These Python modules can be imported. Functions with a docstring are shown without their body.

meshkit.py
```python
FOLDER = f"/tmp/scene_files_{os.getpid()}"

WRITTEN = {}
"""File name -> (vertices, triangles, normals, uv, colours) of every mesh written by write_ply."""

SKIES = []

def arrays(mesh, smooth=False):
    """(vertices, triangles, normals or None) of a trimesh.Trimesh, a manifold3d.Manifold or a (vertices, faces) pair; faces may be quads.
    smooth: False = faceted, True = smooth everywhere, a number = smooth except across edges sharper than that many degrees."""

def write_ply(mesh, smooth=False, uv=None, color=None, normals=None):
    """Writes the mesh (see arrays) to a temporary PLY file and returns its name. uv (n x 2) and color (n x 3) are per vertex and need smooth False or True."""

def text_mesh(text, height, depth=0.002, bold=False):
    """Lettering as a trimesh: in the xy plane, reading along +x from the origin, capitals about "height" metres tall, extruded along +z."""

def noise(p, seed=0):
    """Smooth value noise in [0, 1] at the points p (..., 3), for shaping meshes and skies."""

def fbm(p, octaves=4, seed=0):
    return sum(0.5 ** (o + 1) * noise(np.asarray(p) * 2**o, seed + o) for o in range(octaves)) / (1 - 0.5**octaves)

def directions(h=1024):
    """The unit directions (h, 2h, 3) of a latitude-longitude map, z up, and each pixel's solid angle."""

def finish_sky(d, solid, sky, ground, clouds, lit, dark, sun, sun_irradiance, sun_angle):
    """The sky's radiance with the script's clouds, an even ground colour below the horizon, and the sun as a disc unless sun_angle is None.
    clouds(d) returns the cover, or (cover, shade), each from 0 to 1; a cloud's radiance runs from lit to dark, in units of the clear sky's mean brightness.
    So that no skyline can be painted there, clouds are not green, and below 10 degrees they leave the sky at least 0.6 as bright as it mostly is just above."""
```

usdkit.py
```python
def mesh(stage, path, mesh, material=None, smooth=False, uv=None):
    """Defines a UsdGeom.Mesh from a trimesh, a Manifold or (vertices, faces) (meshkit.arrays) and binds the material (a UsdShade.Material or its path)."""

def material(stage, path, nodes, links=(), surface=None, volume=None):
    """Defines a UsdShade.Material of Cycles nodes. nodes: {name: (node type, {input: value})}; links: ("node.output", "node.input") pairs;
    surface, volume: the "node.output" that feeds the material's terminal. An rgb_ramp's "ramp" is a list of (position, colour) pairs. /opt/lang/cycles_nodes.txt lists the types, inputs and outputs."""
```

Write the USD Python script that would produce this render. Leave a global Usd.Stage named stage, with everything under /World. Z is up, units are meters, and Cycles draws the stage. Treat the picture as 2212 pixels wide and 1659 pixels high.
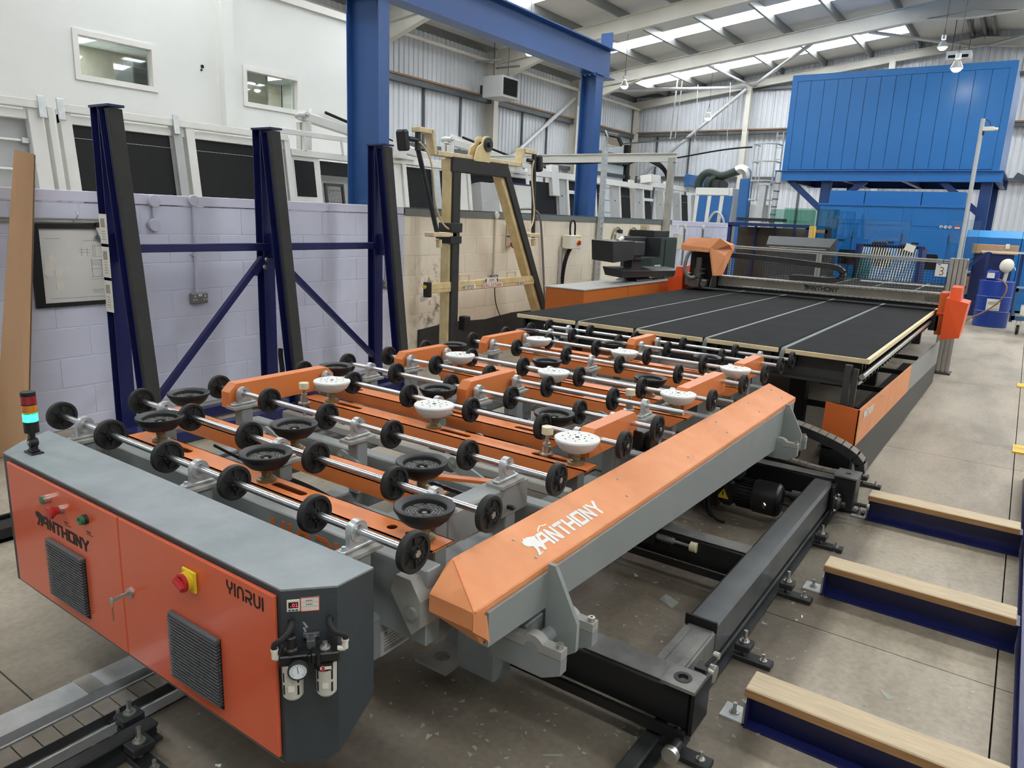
import math, random
import numpy as np, trimesh, usdkit, meshkit, manifold3d as m3
from shapely.geometry import Polygon, LineString, Point, box as sbox
from shapely.ops import unary_union
from shapely import affinity
from pxr import Usd, UsdGeom, UsdLux, UsdShade, Gf, Sdf, Vt

stage = Usd.Stage.CreateInMemory()
UsdGeom.SetStageUpAxis(stage, 'Z'); UsdGeom.SetStageMetersPerUnit(stage, 1.0)
UsdGeom.Xform.Define(stage, '/World'); UsdGeom.Scope.Define(stage, '/World/Looks')
# ------------------------------------------------------------------ camera, exposure, light levels
YAW, PITCH, ROLL = .6022, .22628, .04182
EXPOSURE = 1.12
LAMP_POWER = 34.0       # radiance of the high-bay lamp lenses
SKYLIGHT = 8.0          # radiance of the daylight panels in the roof
fw = np.array([-math.sin(YAW)*math.cos(PITCH), math.cos(YAW)*math.cos(PITCH), -math.sin(PITCH)])
rt = np.array([math.cos(YAW), math.sin(YAW), 0]); up = np.cross(rt, fw)
rt, up = math.cos(ROLL)*rt+math.sin(ROLL)*up, -math.sin(ROLL)*rt+math.cos(ROLL)*up
cam = UsdGeom.Camera.Define(stage, '/World/camera')
M = Gf.Matrix4d(1)
for i, r in enumerate((rt, up, -fw, (5.7, 0, 1.70))):
    M.SetRow(i, Gf.Vec4d(*[float(a) for a in r], 1.0 if i == 3 else 0.0))
cam.AddTransformOp().Set(M)
cam.CreateHorizontalApertureAttr(36.0); cam.CreateVerticalApertureAttr(27.0)
cam.CreateFocalLengthAttr(36.0*1576/2212); cam.CreateExposureAttr(EXPOSURE)
cam.CreateClippingRangeAttr(Gf.Vec2f(.05, 500))
dome = UsdLux.DomeLight.Define(stage, '/World/sky_light')
dome.CreateIntensityAttr(0.6); dome.CreateColorAttr(Gf.Vec3f(.85, .93, 1.0))

# ------------------------------------------------------------------ mesh helpers
def J(*ms):
    L = []
    for m in ms: L += m if isinstance(m, list) else [m]
    return trimesh.util.concatenate(L)
def B(x0, x1, y0, y1, z0, z1, c=0.0):
    lo = np.array([min(x0, x1), min(y0, y1), min(z0, z1)]); hi = np.array([max(x0, x1), max(y0, y1), max(z0, z1)])
    if c <= 0:
        m = trimesh.creation.box(hi-lo); m.apply_translation((lo+hi)/2); return m
    c = min(c, .45*(hi-lo).min()); P = []
    for sx in (0, 1):
        for sy in (0, 1):
            for sz in (0, 1):
                q = np.where([sx, sy, sz], hi, lo); s = np.where([sx, sy, sz], -c, c)
                for k in range(3):
                    w = q+s; w[k] = q[k]; P.append(w)
    return hull(P)
def hull(P):
    m = m3.Manifold.hull_points(np.asarray(P, np.float64)).to_mesh()
    return trimesh.Trimesh(np.array(m.vert_properties[:, :3], float), np.array(m.tri_verts), process=False)
def man(m): return m3.Manifold(m3.Mesh(np.asarray(m.vertices, np.float32), np.asarray(m.faces, np.uint32)))
def tri(M):
    m = M.to_mesh(); return trimesh.Trimesh(np.array(m.vert_properties[:, :3], float), np.array(m.tri_verts), process=False)
def frame(d):
    d = np.asarray(d, float); d = d/np.linalg.norm(d)
    a = np.array([0, 0, 1.]) if abs(d[2]) < .9 else np.array([1., 0, 0])
    u = np.cross(a, d); u /= np.linalg.norm(u); return u, np.cross(d, u), d
def cyl(p0, p1, r, n=16, r1=None):
    p0, p1 = np.asarray(p0, float), np.asarray(p1, float); u, v, d = frame(p1-p0); r1 = r if r1 is None else r1
    a = np.arange(n)/n*2*np.pi; ring = np.cos(a)[:, None]*u+np.sin(a)[:, None]*v
    V = np.vstack([p0+ring*r, p1+ring*r1, [p0], [p1]]); i = np.arange(n); j = (i+1) % n
    F = np.vstack([np.c_[i, j, n+j], np.c_[i, n+j, n+i], np.c_[j, i, np.full(n, 2*n)], np.c_[n+i, n+j, np.full(n, 2*n+1)]])
    return trimesh.Trimesh(V, F, process=False)
def lathe(prof, n=24, o=(0, 0, 0), d=(0, 0, 1)):
    """prof: (radius, height) pairs; solid of revolution about d through o."""
    u, v, w = frame(d); prof = np.asarray(prof, float); a = np.arange(n)/n*2*np.pi; k = len(prof)
    ring = np.cos(a)[:, None]*u+np.sin(a)[:, None]*v
    V = (np.asarray(o, float)+prof[:, None, :1]*ring[None]+prof[:, None, 1:]*w).reshape(-1, 3); F = []
    for s in range(k-1):
        i = np.arange(n); j = (i+1) % n; A, C_ = s*n, (s+1)*n
        F += [np.c_[A+i, A+j, C_+j], np.c_[A+i, C_+j, C_+i]]
    m = trimesh.Trimesh(V, np.vstack(F), process=False); m.merge_vertices(); m.update_faces(m.nondegenerate_faces()); return m
def tube(P, r, n=8, closed=False):
    P = np.asarray(P, float); T = np.gradient(P, axis=0); T /= np.linalg.norm(T, axis=1, keepdims=True)+1e-12
    u = frame(T[0])[0]; U = []
    for t in T:
        u = u-t*(u@t); u /= np.linalg.norm(u)+1e-12; U.append(u)
    U = np.array(U); W = np.cross(T, U); a = np.arange(n)/n*2*np.pi
    V = (P[:, None]+r*(np.cos(a)[None, :, None]*U[:, None]+np.sin(a)[None, :, None]*W[:, None])).reshape(-1, 3)
    F = []; i = np.arange(n); j = (i+1) % n
    for s in range(len(P)-1): F += [np.c_[s*n+i, s*n+j, s*n+n+j], np.c_[s*n+i, s*n+n+j, s*n+n+i]]
    e = (len(P)-1)*n; V = np.vstack([V, P[:1], P[-1:]])
    F += [np.c_[j, i, np.full(n, len(V)-2)], np.c_[e+i, e+j, np.full(n, len(V)-1)]]
    return trimesh.Trimesh(V, np.vstack(F), process=False)
def spline(P, k=8):
    from scipy.interpolate import CubicSpline
    P = np.asarray(P, float); t = np.r_[0, np.cumsum(np.linalg.norm(np.diff(P, axis=0), axis=1))]
    return CubicSpline(t, P)(np.linspace(0, t[-1], k*(len(P)-1)+1))
AX = {'x': np.array([[0, 1, 0], [0, 0, 1], [1, 0, 0.]]), 'y': np.array([[1, 0, 0], [0, 0, 1], [0, 1, 0.]]), 'z': np.eye(3)}
def prism(poly, ax, a0, a1):
    """extrudes a 2-D outline along an axis: ax 'x' -> outline is (y, z); 'y' -> (x, z); 'z' -> (x, y)."""
    if not hasattr(poly, 'geom_type'): poly = Polygon(poly)
    gs = [g for g in getattr(poly, 'geoms', [poly]) if g.area > 1e-12]; out = []
    for g in gs:
        m = trimesh.creation.extrude_polygon(g, abs(a1-a0), engine='earcut'); v = m.vertices
        V = v[:, :1]*AX[ax][0]+v[:, 1:2]*AX[ax][1]+(v[:, 2:]+min(a0, a1))*AX[ax][2]
        f = m.faces[:, ::-1] if ax == 'y' else m.faces
        out.append(trimesh.Trimesh(V, f, process=False))
    return J(out)
def bar(p0, p1, w, h, upv=(0, 0, 1), c=0.0):
    """a rectangular bar between two points; w across, h along upv"""
    p0, p1 = np.asarray(p0, float), np.asarray(p1, float); d = p1-p0; L = np.linalg.norm(d); d /= L
    s = np.cross(d, upv); s /= np.linalg.norm(s); u = np.cross(s, d)
    m = B(-w/2, w/2, -h/2, h/2, 0, L, c); v = m.vertices
    m.vertices = p0+v[:, :1]*s+v[:, 1:2]*u+v[:, 2:]*d; return m
def ibeam(p0, p1, w, h, upv=(0, 0, 1), tf=.015, tw=.01):
    p0, p1 = np.asarray(p0, float), np.asarray(p1, float); u = np.asarray(upv, float)
    d = (p1-p0)/np.linalg.norm(p1-p0); u = u-d*(u@d); u /= np.linalg.norm(u)
    return J(bar(p0+u*(h-tf)/2, p1+u*(h-tf)/2, w, tf, u), bar(p0-u*(h-tf)/2, p1-u*(h-tf)/2, w, tf, u), bar(p0, p1, tw, h-2*tf, u))
def xf(m, t=(0, 0, 0), rz=0, ry=0, rx=0, s=None):
    m = m.copy()
    if s is not None: m.apply_scale(s)
    for a, ax in ((rx, (1, 0, 0)), (ry, (0, 1, 0)), (rz, (0, 0, 1))):
        if a: m.apply_transform(trimesh.transformations.rotation_matrix(a, ax))
    m.apply_translation(t); return m
def place(m, o, X, Y):
    """puts a mesh drawn in the xy plane (thickness along z) at o with in-plane axes X, Y"""
    X, Y = np.asarray(X, float), np.asarray(Y, float); X = X/np.linalg.norm(X); Y = Y/np.linalg.norm(Y); Z = np.cross(X, Y); v = m.vertices
    return trimesh.Trimesh(np.asarray(o, float)+v[:, :1]*X+v[:, 1:2]*Y+v[:, 2:]*Z, m.faces, process=False)
def flat(shape, t): return prism(shape, 'z', 0, t)
def text(s, h, t=.0015, bold=False): return meshkit.text_mesh(s, h, t, bold)
def bolt(p, d, r=.01, h=.008):
    return J(cyl(p, np.asarray(p, float)+np.asarray(d, float)*h*.3, r*1.5, 14), cyl(p, np.asarray(p, float)+np.asarray(d, float)*h, r, 6))

# ------------------------------------------------------------------ prim helpers
used, base = set(), {}
def numbered(path):
    p, k = path, 0
    while p in used: k += 1; p = f'{path}_{k:03d}'
    used.add(p); return p
def meta(prim, label=None, cat=None, group=None, kind=None):
    for k, v in (('label', label), ('category', cat), ('group', group), ('kind', kind)):
        if v: prim.SetCustomDataByKey(k, v)
def thing(name, label=None, cat=None, loc=(0, 0, 0), group=None, kind=None, local=False):
    p = numbered('/World/'+name); x = UsdGeom.Xform.Define(stage, p); x.AddTranslateOp().Set(Gf.Vec3d(*map(float, loc))); x.AddRotateZOp().Set(0.0)
    base[p] = np.zeros(3) if local else np.asarray(loc, float); meta(x.GetPrim(), label, cat, group, kind); return x.GetPrim()
def obj(name, m, mt, parent=None, label=None, cat=None, group=None, kind=None, smooth=32):
    if isinstance(m, (list, tuple)) and not isinstance(m[0], np.ndarray): m = J(list(m))
    m = m.copy()
    if parent is None:
        p = numbered('/World/'+name); b = m.bounds; o = np.array([(b[0][0]+b[1][0])/2, (b[0][1]+b[1][1])/2, b[0][2]])
    else:
        pp = str(parent.GetPath()); p = numbered(pp+'/'+name); o = base.get(pp, np.zeros(3)); base[p] = o
    m.vertices = m.vertices-o
    g = usdkit.mesh(stage, p, m, MT[mt] if isinstance(mt, str) else mt, smooth=smooth)
    if parent is None: g.AddTranslateOp().Set(Gf.Vec3d(*map(float, o))); base[p] = o
    meta(g.GetPrim(), label, cat, group, kind); return g.GetPrim()
def dup(src, loc, label=None, rz=0, group=None):
    was = src.GetCustomData(); name = src.GetName()
    while name[-4:-3] == '_' and name[-3:].isdigit(): name = name[:-4]
    p = numbered('/World/'+name); x = UsdGeom.Xform.Define(stage, p)
    x.GetPrim().GetReferences().AddInternalReference(src.GetPath())
    x.GetPrim().SetInstanceable(True)
    x.GetPrim().GetAttribute('xformOp:translate').Set(Gf.Vec3d(*map(float, loc)))
    x.GetPrim().GetAttribute('xformOp:rotateZ').Set(float(math.degrees(rz)))
    meta(x.GetPrim(), label or was.get('label'), was.get('category'), group or was.get('group')); return x.GetPrim()

# ------------------------------------------------------------------ materials
MT = {}
def lin(c):
    c = np.asarray(c, float)/255; return tuple(np.where(c <= .04045, c/12.92, ((c+.055)/1.055)**2.4))
def mat(name, rgb, rough=.5, metal=0.0, var=.06, scale=6, bump=0, bscale=60, spec=.5, stretch=None, tint=None, coat=0):
    a = np.array(lin(rgb)); b = np.array(lin(tint)) if tint else a*(1+var)
    n = {'g': ('geometry', {}), 'mp': ('mapping', {'scale': stretch or (1, 1, 1)}), 'n': ('noise_texture', {'scale': scale, 'detail': 5.0, 'roughness': .6}),
         'r': ('rgb_ramp', {'ramp': [(.3, tuple(a*(1-var))), (.7, tuple(np.minimum(b, 1)))]}),
         'p': ('principled_bsdf', {'roughness': rough, 'metallic': metal, 'specular_ior_level': spec, 'coat_weight': coat})}
    l = [('g.position', 'mp.vector'), ('mp.vector', 'n.vector'), ('n.fac', 'r.fac'), ('r.color', 'p.base_color')]
    if bump:
        n['n2'] = ('noise_texture', {'scale': bscale, 'detail': 4.0}); n['b'] = ('bump', {'strength': bump, 'distance': .01})
        l += [('mp.vector', 'n2.vector'), ('n2.fac', 'b.height'), ('b.normal', 'p.normal')]
    MT[name] = usdkit.material(stage, '/World/Looks/'+name, n, l, surface='p.BSDF'); return MT[name]
def emit(name, rgb, s):
    MT[name] = usdkit.material(stage, '/World/Looks/'+name, {'e': ('emission', {'color': lin(rgb), 'strength': float(s)})}, [], surface='e.emission'); return MT[name]
def glass(name, rgb, mixf=.12, rough=.02):
    n = {'t': ('transparent_bsdf', {'color': lin(rgb)}), 'g': ('glossy_bsdf', {'color': (1, 1, 1), 'roughness': rough}), 'f': ('fresnel', {'IOR': 1.45}), 'm': ('mix_closure', {})}
    MT[name] = usdkit.material(stage, '/World/Looks/'+name, n, [('f.fac', 'm.fac'), ('t.BSDF', 'm.closure1'), ('g.BSDF', 'm.closure2')], surface='m.closure'); return MT[name]
# ------------------------------------------------------------------ palette
mat('office_white', (226, 227, 222), .8, var=.015, scale=2)
mat('trim_white', (228, 226, 220), .5, var=.02)
mat('cladding', (203, 207, 211), .45, var=.04, scale=.7, spec=.4)
mat('roof_sheet', (206, 205, 200), .6, var=.05, scale=.6)
mat('purlin_steel', (128, 130, 127), .45, .5, var=.1, scale=4)
mat('girt_steel', (92, 96, 98), .5, .4, var=.12, scale=4)
mat('rust_timber', (140, 108, 78), .8, var=.15, scale=5)
mat('portal_cream', (206, 203, 192), .5, var=.03, scale=2)
mat('tube_grey', (188, 190, 190), .4, .2, var=.05)
mat('slab_base', (70, 68, 64), .95)
mat('black_paint', (22, 22, 23), .45, var=.15, scale=8)
mat('black_matt', (16, 16, 16), .85, var=.2)
mat('dark_steel', (58, 59, 60), .45, .5, var=.25, scale=9, bump=.05)
mat('galvanised', (192, 195, 195), .4, .5, var=.12, scale=14)
mat('zinc', (196, 196, 190), .3, .9, var=.08, scale=30)
mat('chrome', (214, 216, 218), .3, 1.0, var=0, scale=1)
mat('rubber', (36, 36, 36), .6, var=.15, scale=30, spec=.4)
mat('white_paint', (222, 222, 216), .45, var=.03, scale=3)
mat('machine_white', (214, 214, 208), .45, var=.04, scale=3)
mat('panel_grey', (168, 170, 168), .5, var=.04, scale=3)
mat('black_panel', (20, 20, 21), .55, var=.1, scale=3, spec=.25)
mat('cabinet_off', (120, 122, 124), .6)
emit('daylight_panel', (245, 250, 255), SKYLIGHT)
emit('lamp_glow', (255, 247, 230), LAMP_POWER)
emit('office_lamp', (255, 255, 250), 7.0)
# floor: pale concrete with trowel streaks, dust and old stains; dirt and shade under the loader painted in
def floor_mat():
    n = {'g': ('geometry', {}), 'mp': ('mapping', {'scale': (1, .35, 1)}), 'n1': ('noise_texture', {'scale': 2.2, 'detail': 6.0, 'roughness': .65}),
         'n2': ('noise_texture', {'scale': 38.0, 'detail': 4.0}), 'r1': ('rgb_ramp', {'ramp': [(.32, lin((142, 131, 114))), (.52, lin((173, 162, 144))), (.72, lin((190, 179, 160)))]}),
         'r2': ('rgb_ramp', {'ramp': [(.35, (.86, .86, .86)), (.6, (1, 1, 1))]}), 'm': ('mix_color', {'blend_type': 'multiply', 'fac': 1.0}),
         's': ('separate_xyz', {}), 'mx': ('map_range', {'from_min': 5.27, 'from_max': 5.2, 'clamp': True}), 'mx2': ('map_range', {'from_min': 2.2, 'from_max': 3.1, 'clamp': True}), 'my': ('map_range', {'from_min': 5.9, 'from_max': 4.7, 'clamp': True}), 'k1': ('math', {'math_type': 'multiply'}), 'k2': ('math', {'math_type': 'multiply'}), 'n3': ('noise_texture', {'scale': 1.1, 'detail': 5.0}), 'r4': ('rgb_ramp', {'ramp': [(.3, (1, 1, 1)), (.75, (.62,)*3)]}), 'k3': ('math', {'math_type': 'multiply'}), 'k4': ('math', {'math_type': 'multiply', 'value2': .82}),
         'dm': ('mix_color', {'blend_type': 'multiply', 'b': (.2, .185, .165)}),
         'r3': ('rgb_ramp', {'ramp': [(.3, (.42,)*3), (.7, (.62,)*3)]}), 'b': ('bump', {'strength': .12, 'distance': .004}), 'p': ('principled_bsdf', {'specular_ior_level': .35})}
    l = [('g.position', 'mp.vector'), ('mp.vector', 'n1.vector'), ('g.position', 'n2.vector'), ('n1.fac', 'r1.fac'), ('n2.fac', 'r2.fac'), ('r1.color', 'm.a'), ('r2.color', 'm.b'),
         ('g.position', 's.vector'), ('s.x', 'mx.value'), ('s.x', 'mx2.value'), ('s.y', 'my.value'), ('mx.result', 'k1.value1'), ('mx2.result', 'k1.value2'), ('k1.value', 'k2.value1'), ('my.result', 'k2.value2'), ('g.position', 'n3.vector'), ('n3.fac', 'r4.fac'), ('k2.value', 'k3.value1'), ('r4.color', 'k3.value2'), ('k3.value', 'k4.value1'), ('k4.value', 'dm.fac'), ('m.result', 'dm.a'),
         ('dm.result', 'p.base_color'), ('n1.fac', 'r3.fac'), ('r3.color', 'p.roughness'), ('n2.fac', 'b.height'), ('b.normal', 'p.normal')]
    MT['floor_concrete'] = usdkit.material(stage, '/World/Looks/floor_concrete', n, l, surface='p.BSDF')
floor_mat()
# painted blockwork: lilac, a cream bay (y 6.07 to 13.43), lilac again; soot marks and scuffs on the cream bay
def block_mat():
    n = {'g': ('geometry', {}), 's': ('separate_xyz', {}), 'a': ('math', {'math_type': 'greater_than', 'value2': 6.07}), 'b': ('math', {'math_type': 'less_than', 'value2': 13.43}), 'ab': ('math', {'math_type': 'multiply'}),
         'n1': ('noise_texture', {'scale': 1.7, 'detail': 5.0}), 'l': ('rgb_ramp', {'ramp': [(.3, lin((206, 208, 226))), (.7, lin((218, 220, 236)))]}), 'c': ('rgb_ramp', {'ramp': [(.3, lin((228, 217, 196))), (.7, lin((240, 231, 213)))]}),
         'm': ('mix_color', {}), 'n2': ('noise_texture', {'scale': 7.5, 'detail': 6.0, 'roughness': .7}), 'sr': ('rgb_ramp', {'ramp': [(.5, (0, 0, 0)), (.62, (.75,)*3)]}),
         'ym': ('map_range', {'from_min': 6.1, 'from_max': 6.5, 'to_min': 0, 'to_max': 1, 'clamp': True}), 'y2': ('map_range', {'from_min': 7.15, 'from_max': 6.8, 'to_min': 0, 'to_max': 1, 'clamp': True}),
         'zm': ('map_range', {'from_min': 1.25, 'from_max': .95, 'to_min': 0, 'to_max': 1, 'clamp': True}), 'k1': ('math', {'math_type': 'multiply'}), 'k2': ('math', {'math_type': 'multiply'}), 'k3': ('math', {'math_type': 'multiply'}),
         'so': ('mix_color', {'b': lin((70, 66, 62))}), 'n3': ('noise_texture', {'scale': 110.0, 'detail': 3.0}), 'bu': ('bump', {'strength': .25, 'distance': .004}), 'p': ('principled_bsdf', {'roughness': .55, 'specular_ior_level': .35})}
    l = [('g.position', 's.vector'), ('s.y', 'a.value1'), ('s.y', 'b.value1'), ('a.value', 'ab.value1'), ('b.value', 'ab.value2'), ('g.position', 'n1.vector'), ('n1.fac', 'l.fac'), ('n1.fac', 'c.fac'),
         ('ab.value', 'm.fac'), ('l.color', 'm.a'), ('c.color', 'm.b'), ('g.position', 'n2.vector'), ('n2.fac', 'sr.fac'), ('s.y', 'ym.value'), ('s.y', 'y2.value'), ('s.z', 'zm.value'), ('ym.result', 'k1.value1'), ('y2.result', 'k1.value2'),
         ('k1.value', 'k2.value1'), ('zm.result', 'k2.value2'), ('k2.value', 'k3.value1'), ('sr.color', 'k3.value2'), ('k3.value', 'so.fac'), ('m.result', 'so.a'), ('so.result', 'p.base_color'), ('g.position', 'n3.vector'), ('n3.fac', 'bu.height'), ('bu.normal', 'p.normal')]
    MT['painted_block'] = usdkit.material(stage, '/World/Looks/painted_block', n, l, surface='p.BSDF')
block_mat()

# ------------------------------------------------------------------ the building
YE, XS, Z0, SLP, XR = 30.9, -9.55, 6.95, .117, 3.3
def zr(x): return Z0+SLP*((x if x < XR else 2*XR-x)-XS)
XRT = 2*XR-XS
# floor of separate slabs
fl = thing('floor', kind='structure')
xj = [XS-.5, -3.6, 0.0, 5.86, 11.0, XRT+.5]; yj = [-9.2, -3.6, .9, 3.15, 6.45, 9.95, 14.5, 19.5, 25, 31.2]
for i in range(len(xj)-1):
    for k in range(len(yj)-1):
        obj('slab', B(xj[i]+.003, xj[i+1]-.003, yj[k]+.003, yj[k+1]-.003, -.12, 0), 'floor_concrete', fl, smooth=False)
obj('sub_base', B(XS-.5, XRT+.5, -9.2, 31.2, -.3, -.125), 'slab_base', fl)
# low block wall with its own blocks
wl = thing('wall_left', kind='structure')
obj('wall_core', B(-.19, -.0035, 1.3, 16.8, 0, 1.665), 'painted_block', wl)
obj('wall_core', B(-.2, 0, -8.9, 1.3, 0, 1.7), 'painted_block', wl)
rnd = random.Random(4)
def block(y0, y1, z0, z1, d):
    c = .004; a, b = -.004, 0.0+d
    V = [(a, y0, z0), (a, y1, z0), (a, y1, z1), (a, y0, z1), (b, y0+c, z0+c), (b, y1-c, z0+c), (b, y1-c, z1-c), (b, y0+c, z1-c)]
    F = [(4, 5, 6), (4, 6, 7), (0, 1, 5), (0, 5, 4), (1, 2, 6), (1, 6, 5), (2, 3, 7), (2, 7, 6), (3, 0, 4), (3, 4, 7)]
    return trimesh.Trimesh(np.array(V, float), np.array(F), process=False)
z = 1.665
for r in range(8):
    z1 = z-.0015; z0 = max(z-.2235, 0); y = 1.3-(.225 if r % 2 else 0)
    while y < 16.78:
        ya, yb = max(y, 1.3)+.0012, min(y+.45, 16.8)-.0012
        if yb-ya > .03: obj('block', block(ya, yb, z0, z1, rnd.uniform(-.0015, .0015)), 'painted_block', wl, smooth=False)
        y += .45
    z -= .225
mat('lilac_trim', (214, 212, 230), .5, var=.02); mat('grey_channel', (122, 128, 128), .4, .3, var=.05)
obj('coping', B(-.2, .012, -8.9, 6.05, 1.67, 1.75, .004), 'lilac_trim', wl)
obj('coping', B(-.2, .012, 13.45, 16.8, 1.64, 1.74, .004), 'lilac_trim', wl)
obj('capping_channel', J(B(-.21, .02, 6.06, 13.42, 1.735, 1.745), B(.012, .02, 6.06, 13.42, 1.66, 1.74), B(-.21, -.202, 6.06, 13.42, 1.66, 1.74)), 'grey_channel', wl)
# white plastered office block standing on the mezzanine
XO, YO = -6.5, 11.9
wo = thing('wall_office', kind='structure')
W1, W2 = (5.86, 7.03, 3.5, 4.1), (8.78, 9.95, 3.52, 4.1)
face = sbox(-9, 0, YO, 5.5)
for w in (W1, W2): face = face.difference(sbox(w[0], w[2], w[1], w[3]))
obj('plaster', prism(face, 'x', XO-.12, XO), 'office_white', wo, smooth=False)
obj('plaster', B(-9.3, XO, YO-.1, YO, 0, 5.5), 'office_white', wo)
obj('pilaster', B(XO, XO+.16, 8.24, 8.46, 0, 5.5), 'office_white', wo)
obj('cornice', B(XO-.1, XO+.06, -9, YO+.05, 5.42, 5.55), 'trim_white', wo)
obj('roof_deck', B(-9.4, XO, -9, YO, 5.5, 5.56), 'roof_sheet', wo)
obj('cable_hole', J(cyl((XO, 7.92, 3.99), (XO+.012, 7.92, 3.99), .03, 12), cyl((XO, 7.9, 3.93), (XO+.012, 7.9, 3.93), .018, 10)), 'black_matt', wo)
glass('window_glass', (232, 240, 240))
for k, w in enumerate((W1, W2)):
    t = thing(f'window_{k+1}', kind='structure')
    fr = sbox(w[0]-.06, w[2]-.06, w[1]+.06, w[3]+.06).difference(sbox(w[0]+.02, w[2]+.02, w[1]-.02, w[3]-.02))
    obj('window_frame', prism(fr, 'x', XO+.001, XO+.025), 'trim_white', t)
    obj('reveal', prism(sbox(w[0], w[2], w[1], w[3]).difference(sbox(w[0]+.025, w[2]+.025, w[1]-.025, w[3]-.025)), 'x', XO-.12, XO), 'trim_white', t)
    obj('pane', B(XO-.075, XO-.069, w[0]+.02, w[1]-.02, w[2]+.02, w[3]-.02), 'window_glass', t)
# office interior behind the panes
oi = thing('wall_office_inside', kind='structure')
mat('ceiling_tile', (214, 216, 214), .8, var=.02); mat('office_beige', (205, 198, 182), .8); mat('filing_grey', (96, 98, 100), .6)
obj('inner_wall', J(B(-9.4, -9.36, 3, YO-.12, 2.6, 4.5), B(-9.4, XO-.12, 3, 3.04, 2.6, 4.5)), 'office_beige', oi)
obj('partition', B(-8.2, XO-.125, 9.3, 9.36, 2.6, 4.5), 'office_beige', oi)
obj('inner_pier', B(-9.35, -8.9, 6.5, 6.9, 2.6, 4.5), 'office_white', oi)
for i in range(5):
    for k in range(15):
        obj('ceiling_tile', B(-9.35+i*.55, -9.35+i*.55+.54, 3.1+k*.575, 3.1+k*.575+.565, 4.46, 4.475), 'ceiling_tile', oi, smooth=False)
obj('ceiling_void', B(-9.4, XO-.12, 3, YO, 4.48, 4.5), 'office_white', oi)
obj('inner_floor', B(-9.4, XO-.12, 3, YO, 2.55, 2.6), 'office_beige', oi)
obj('inner_window', B(-9.36, -9.34, 7.15, 7.9, 3.6, 3.85), 'office_lamp', oi, label='bright far window of the office')
for k, (x, y) in enumerate(((-7.7, 5.3), (-7.7, 6.9), (-8.8, 6.9), (-7.7, 9.8), (-8.8, 10.9))):
    t = thing('office_ceiling_light', ['recessed office ceiling light nearest the larger window left edge', 'bright recessed office ceiling light seen high in the larger window', 'recessed office ceiling light farther back in the larger window', 'recessed office ceiling light seen in the smaller window', 'far recessed office ceiling light behind the smaller window'][k], 'ceiling light', (x, y, 4.44))
    obj('diffuser', B(x-.28, x+.28, y-.28, y+.28, 4.448, 4.455), 'office_lamp', t)
    obj('light_frame', prism(sbox(x-.3, y-.3, x+.3, y+.3).difference(sbox(x-.275, y-.275, x+.275, y+.275)), 'z', 4.44, 4.458), 'trim_white', t)
t = thing('filing_cabinet', 'dark grey filing cabinet with a box on top inside the larger office window', 'cabinet', (-8.0, 7.6, 2.6))
obj('cabinet_body', B(-8.3, -7.7, 7.35, 7.95, 2.6, 3.98, .01), 'filing_grey', t)
obj('drawer_front', B(-7.7, -7.69, 7.37, 7.93, 3.3, 3.6), 'filing_grey', t); obj('drawer_front', B(-7.7, -7.69, 7.37, 7.93, 3.63, 3.95), 'filing_grey', t)
obj('archive_box', B(-8.2, -7.85, 7.45, 7.75, 3.981, 4.12, .005), 'filing_grey', None, 'small grey archive box on top of the office filing cabinet', 'box')
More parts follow.
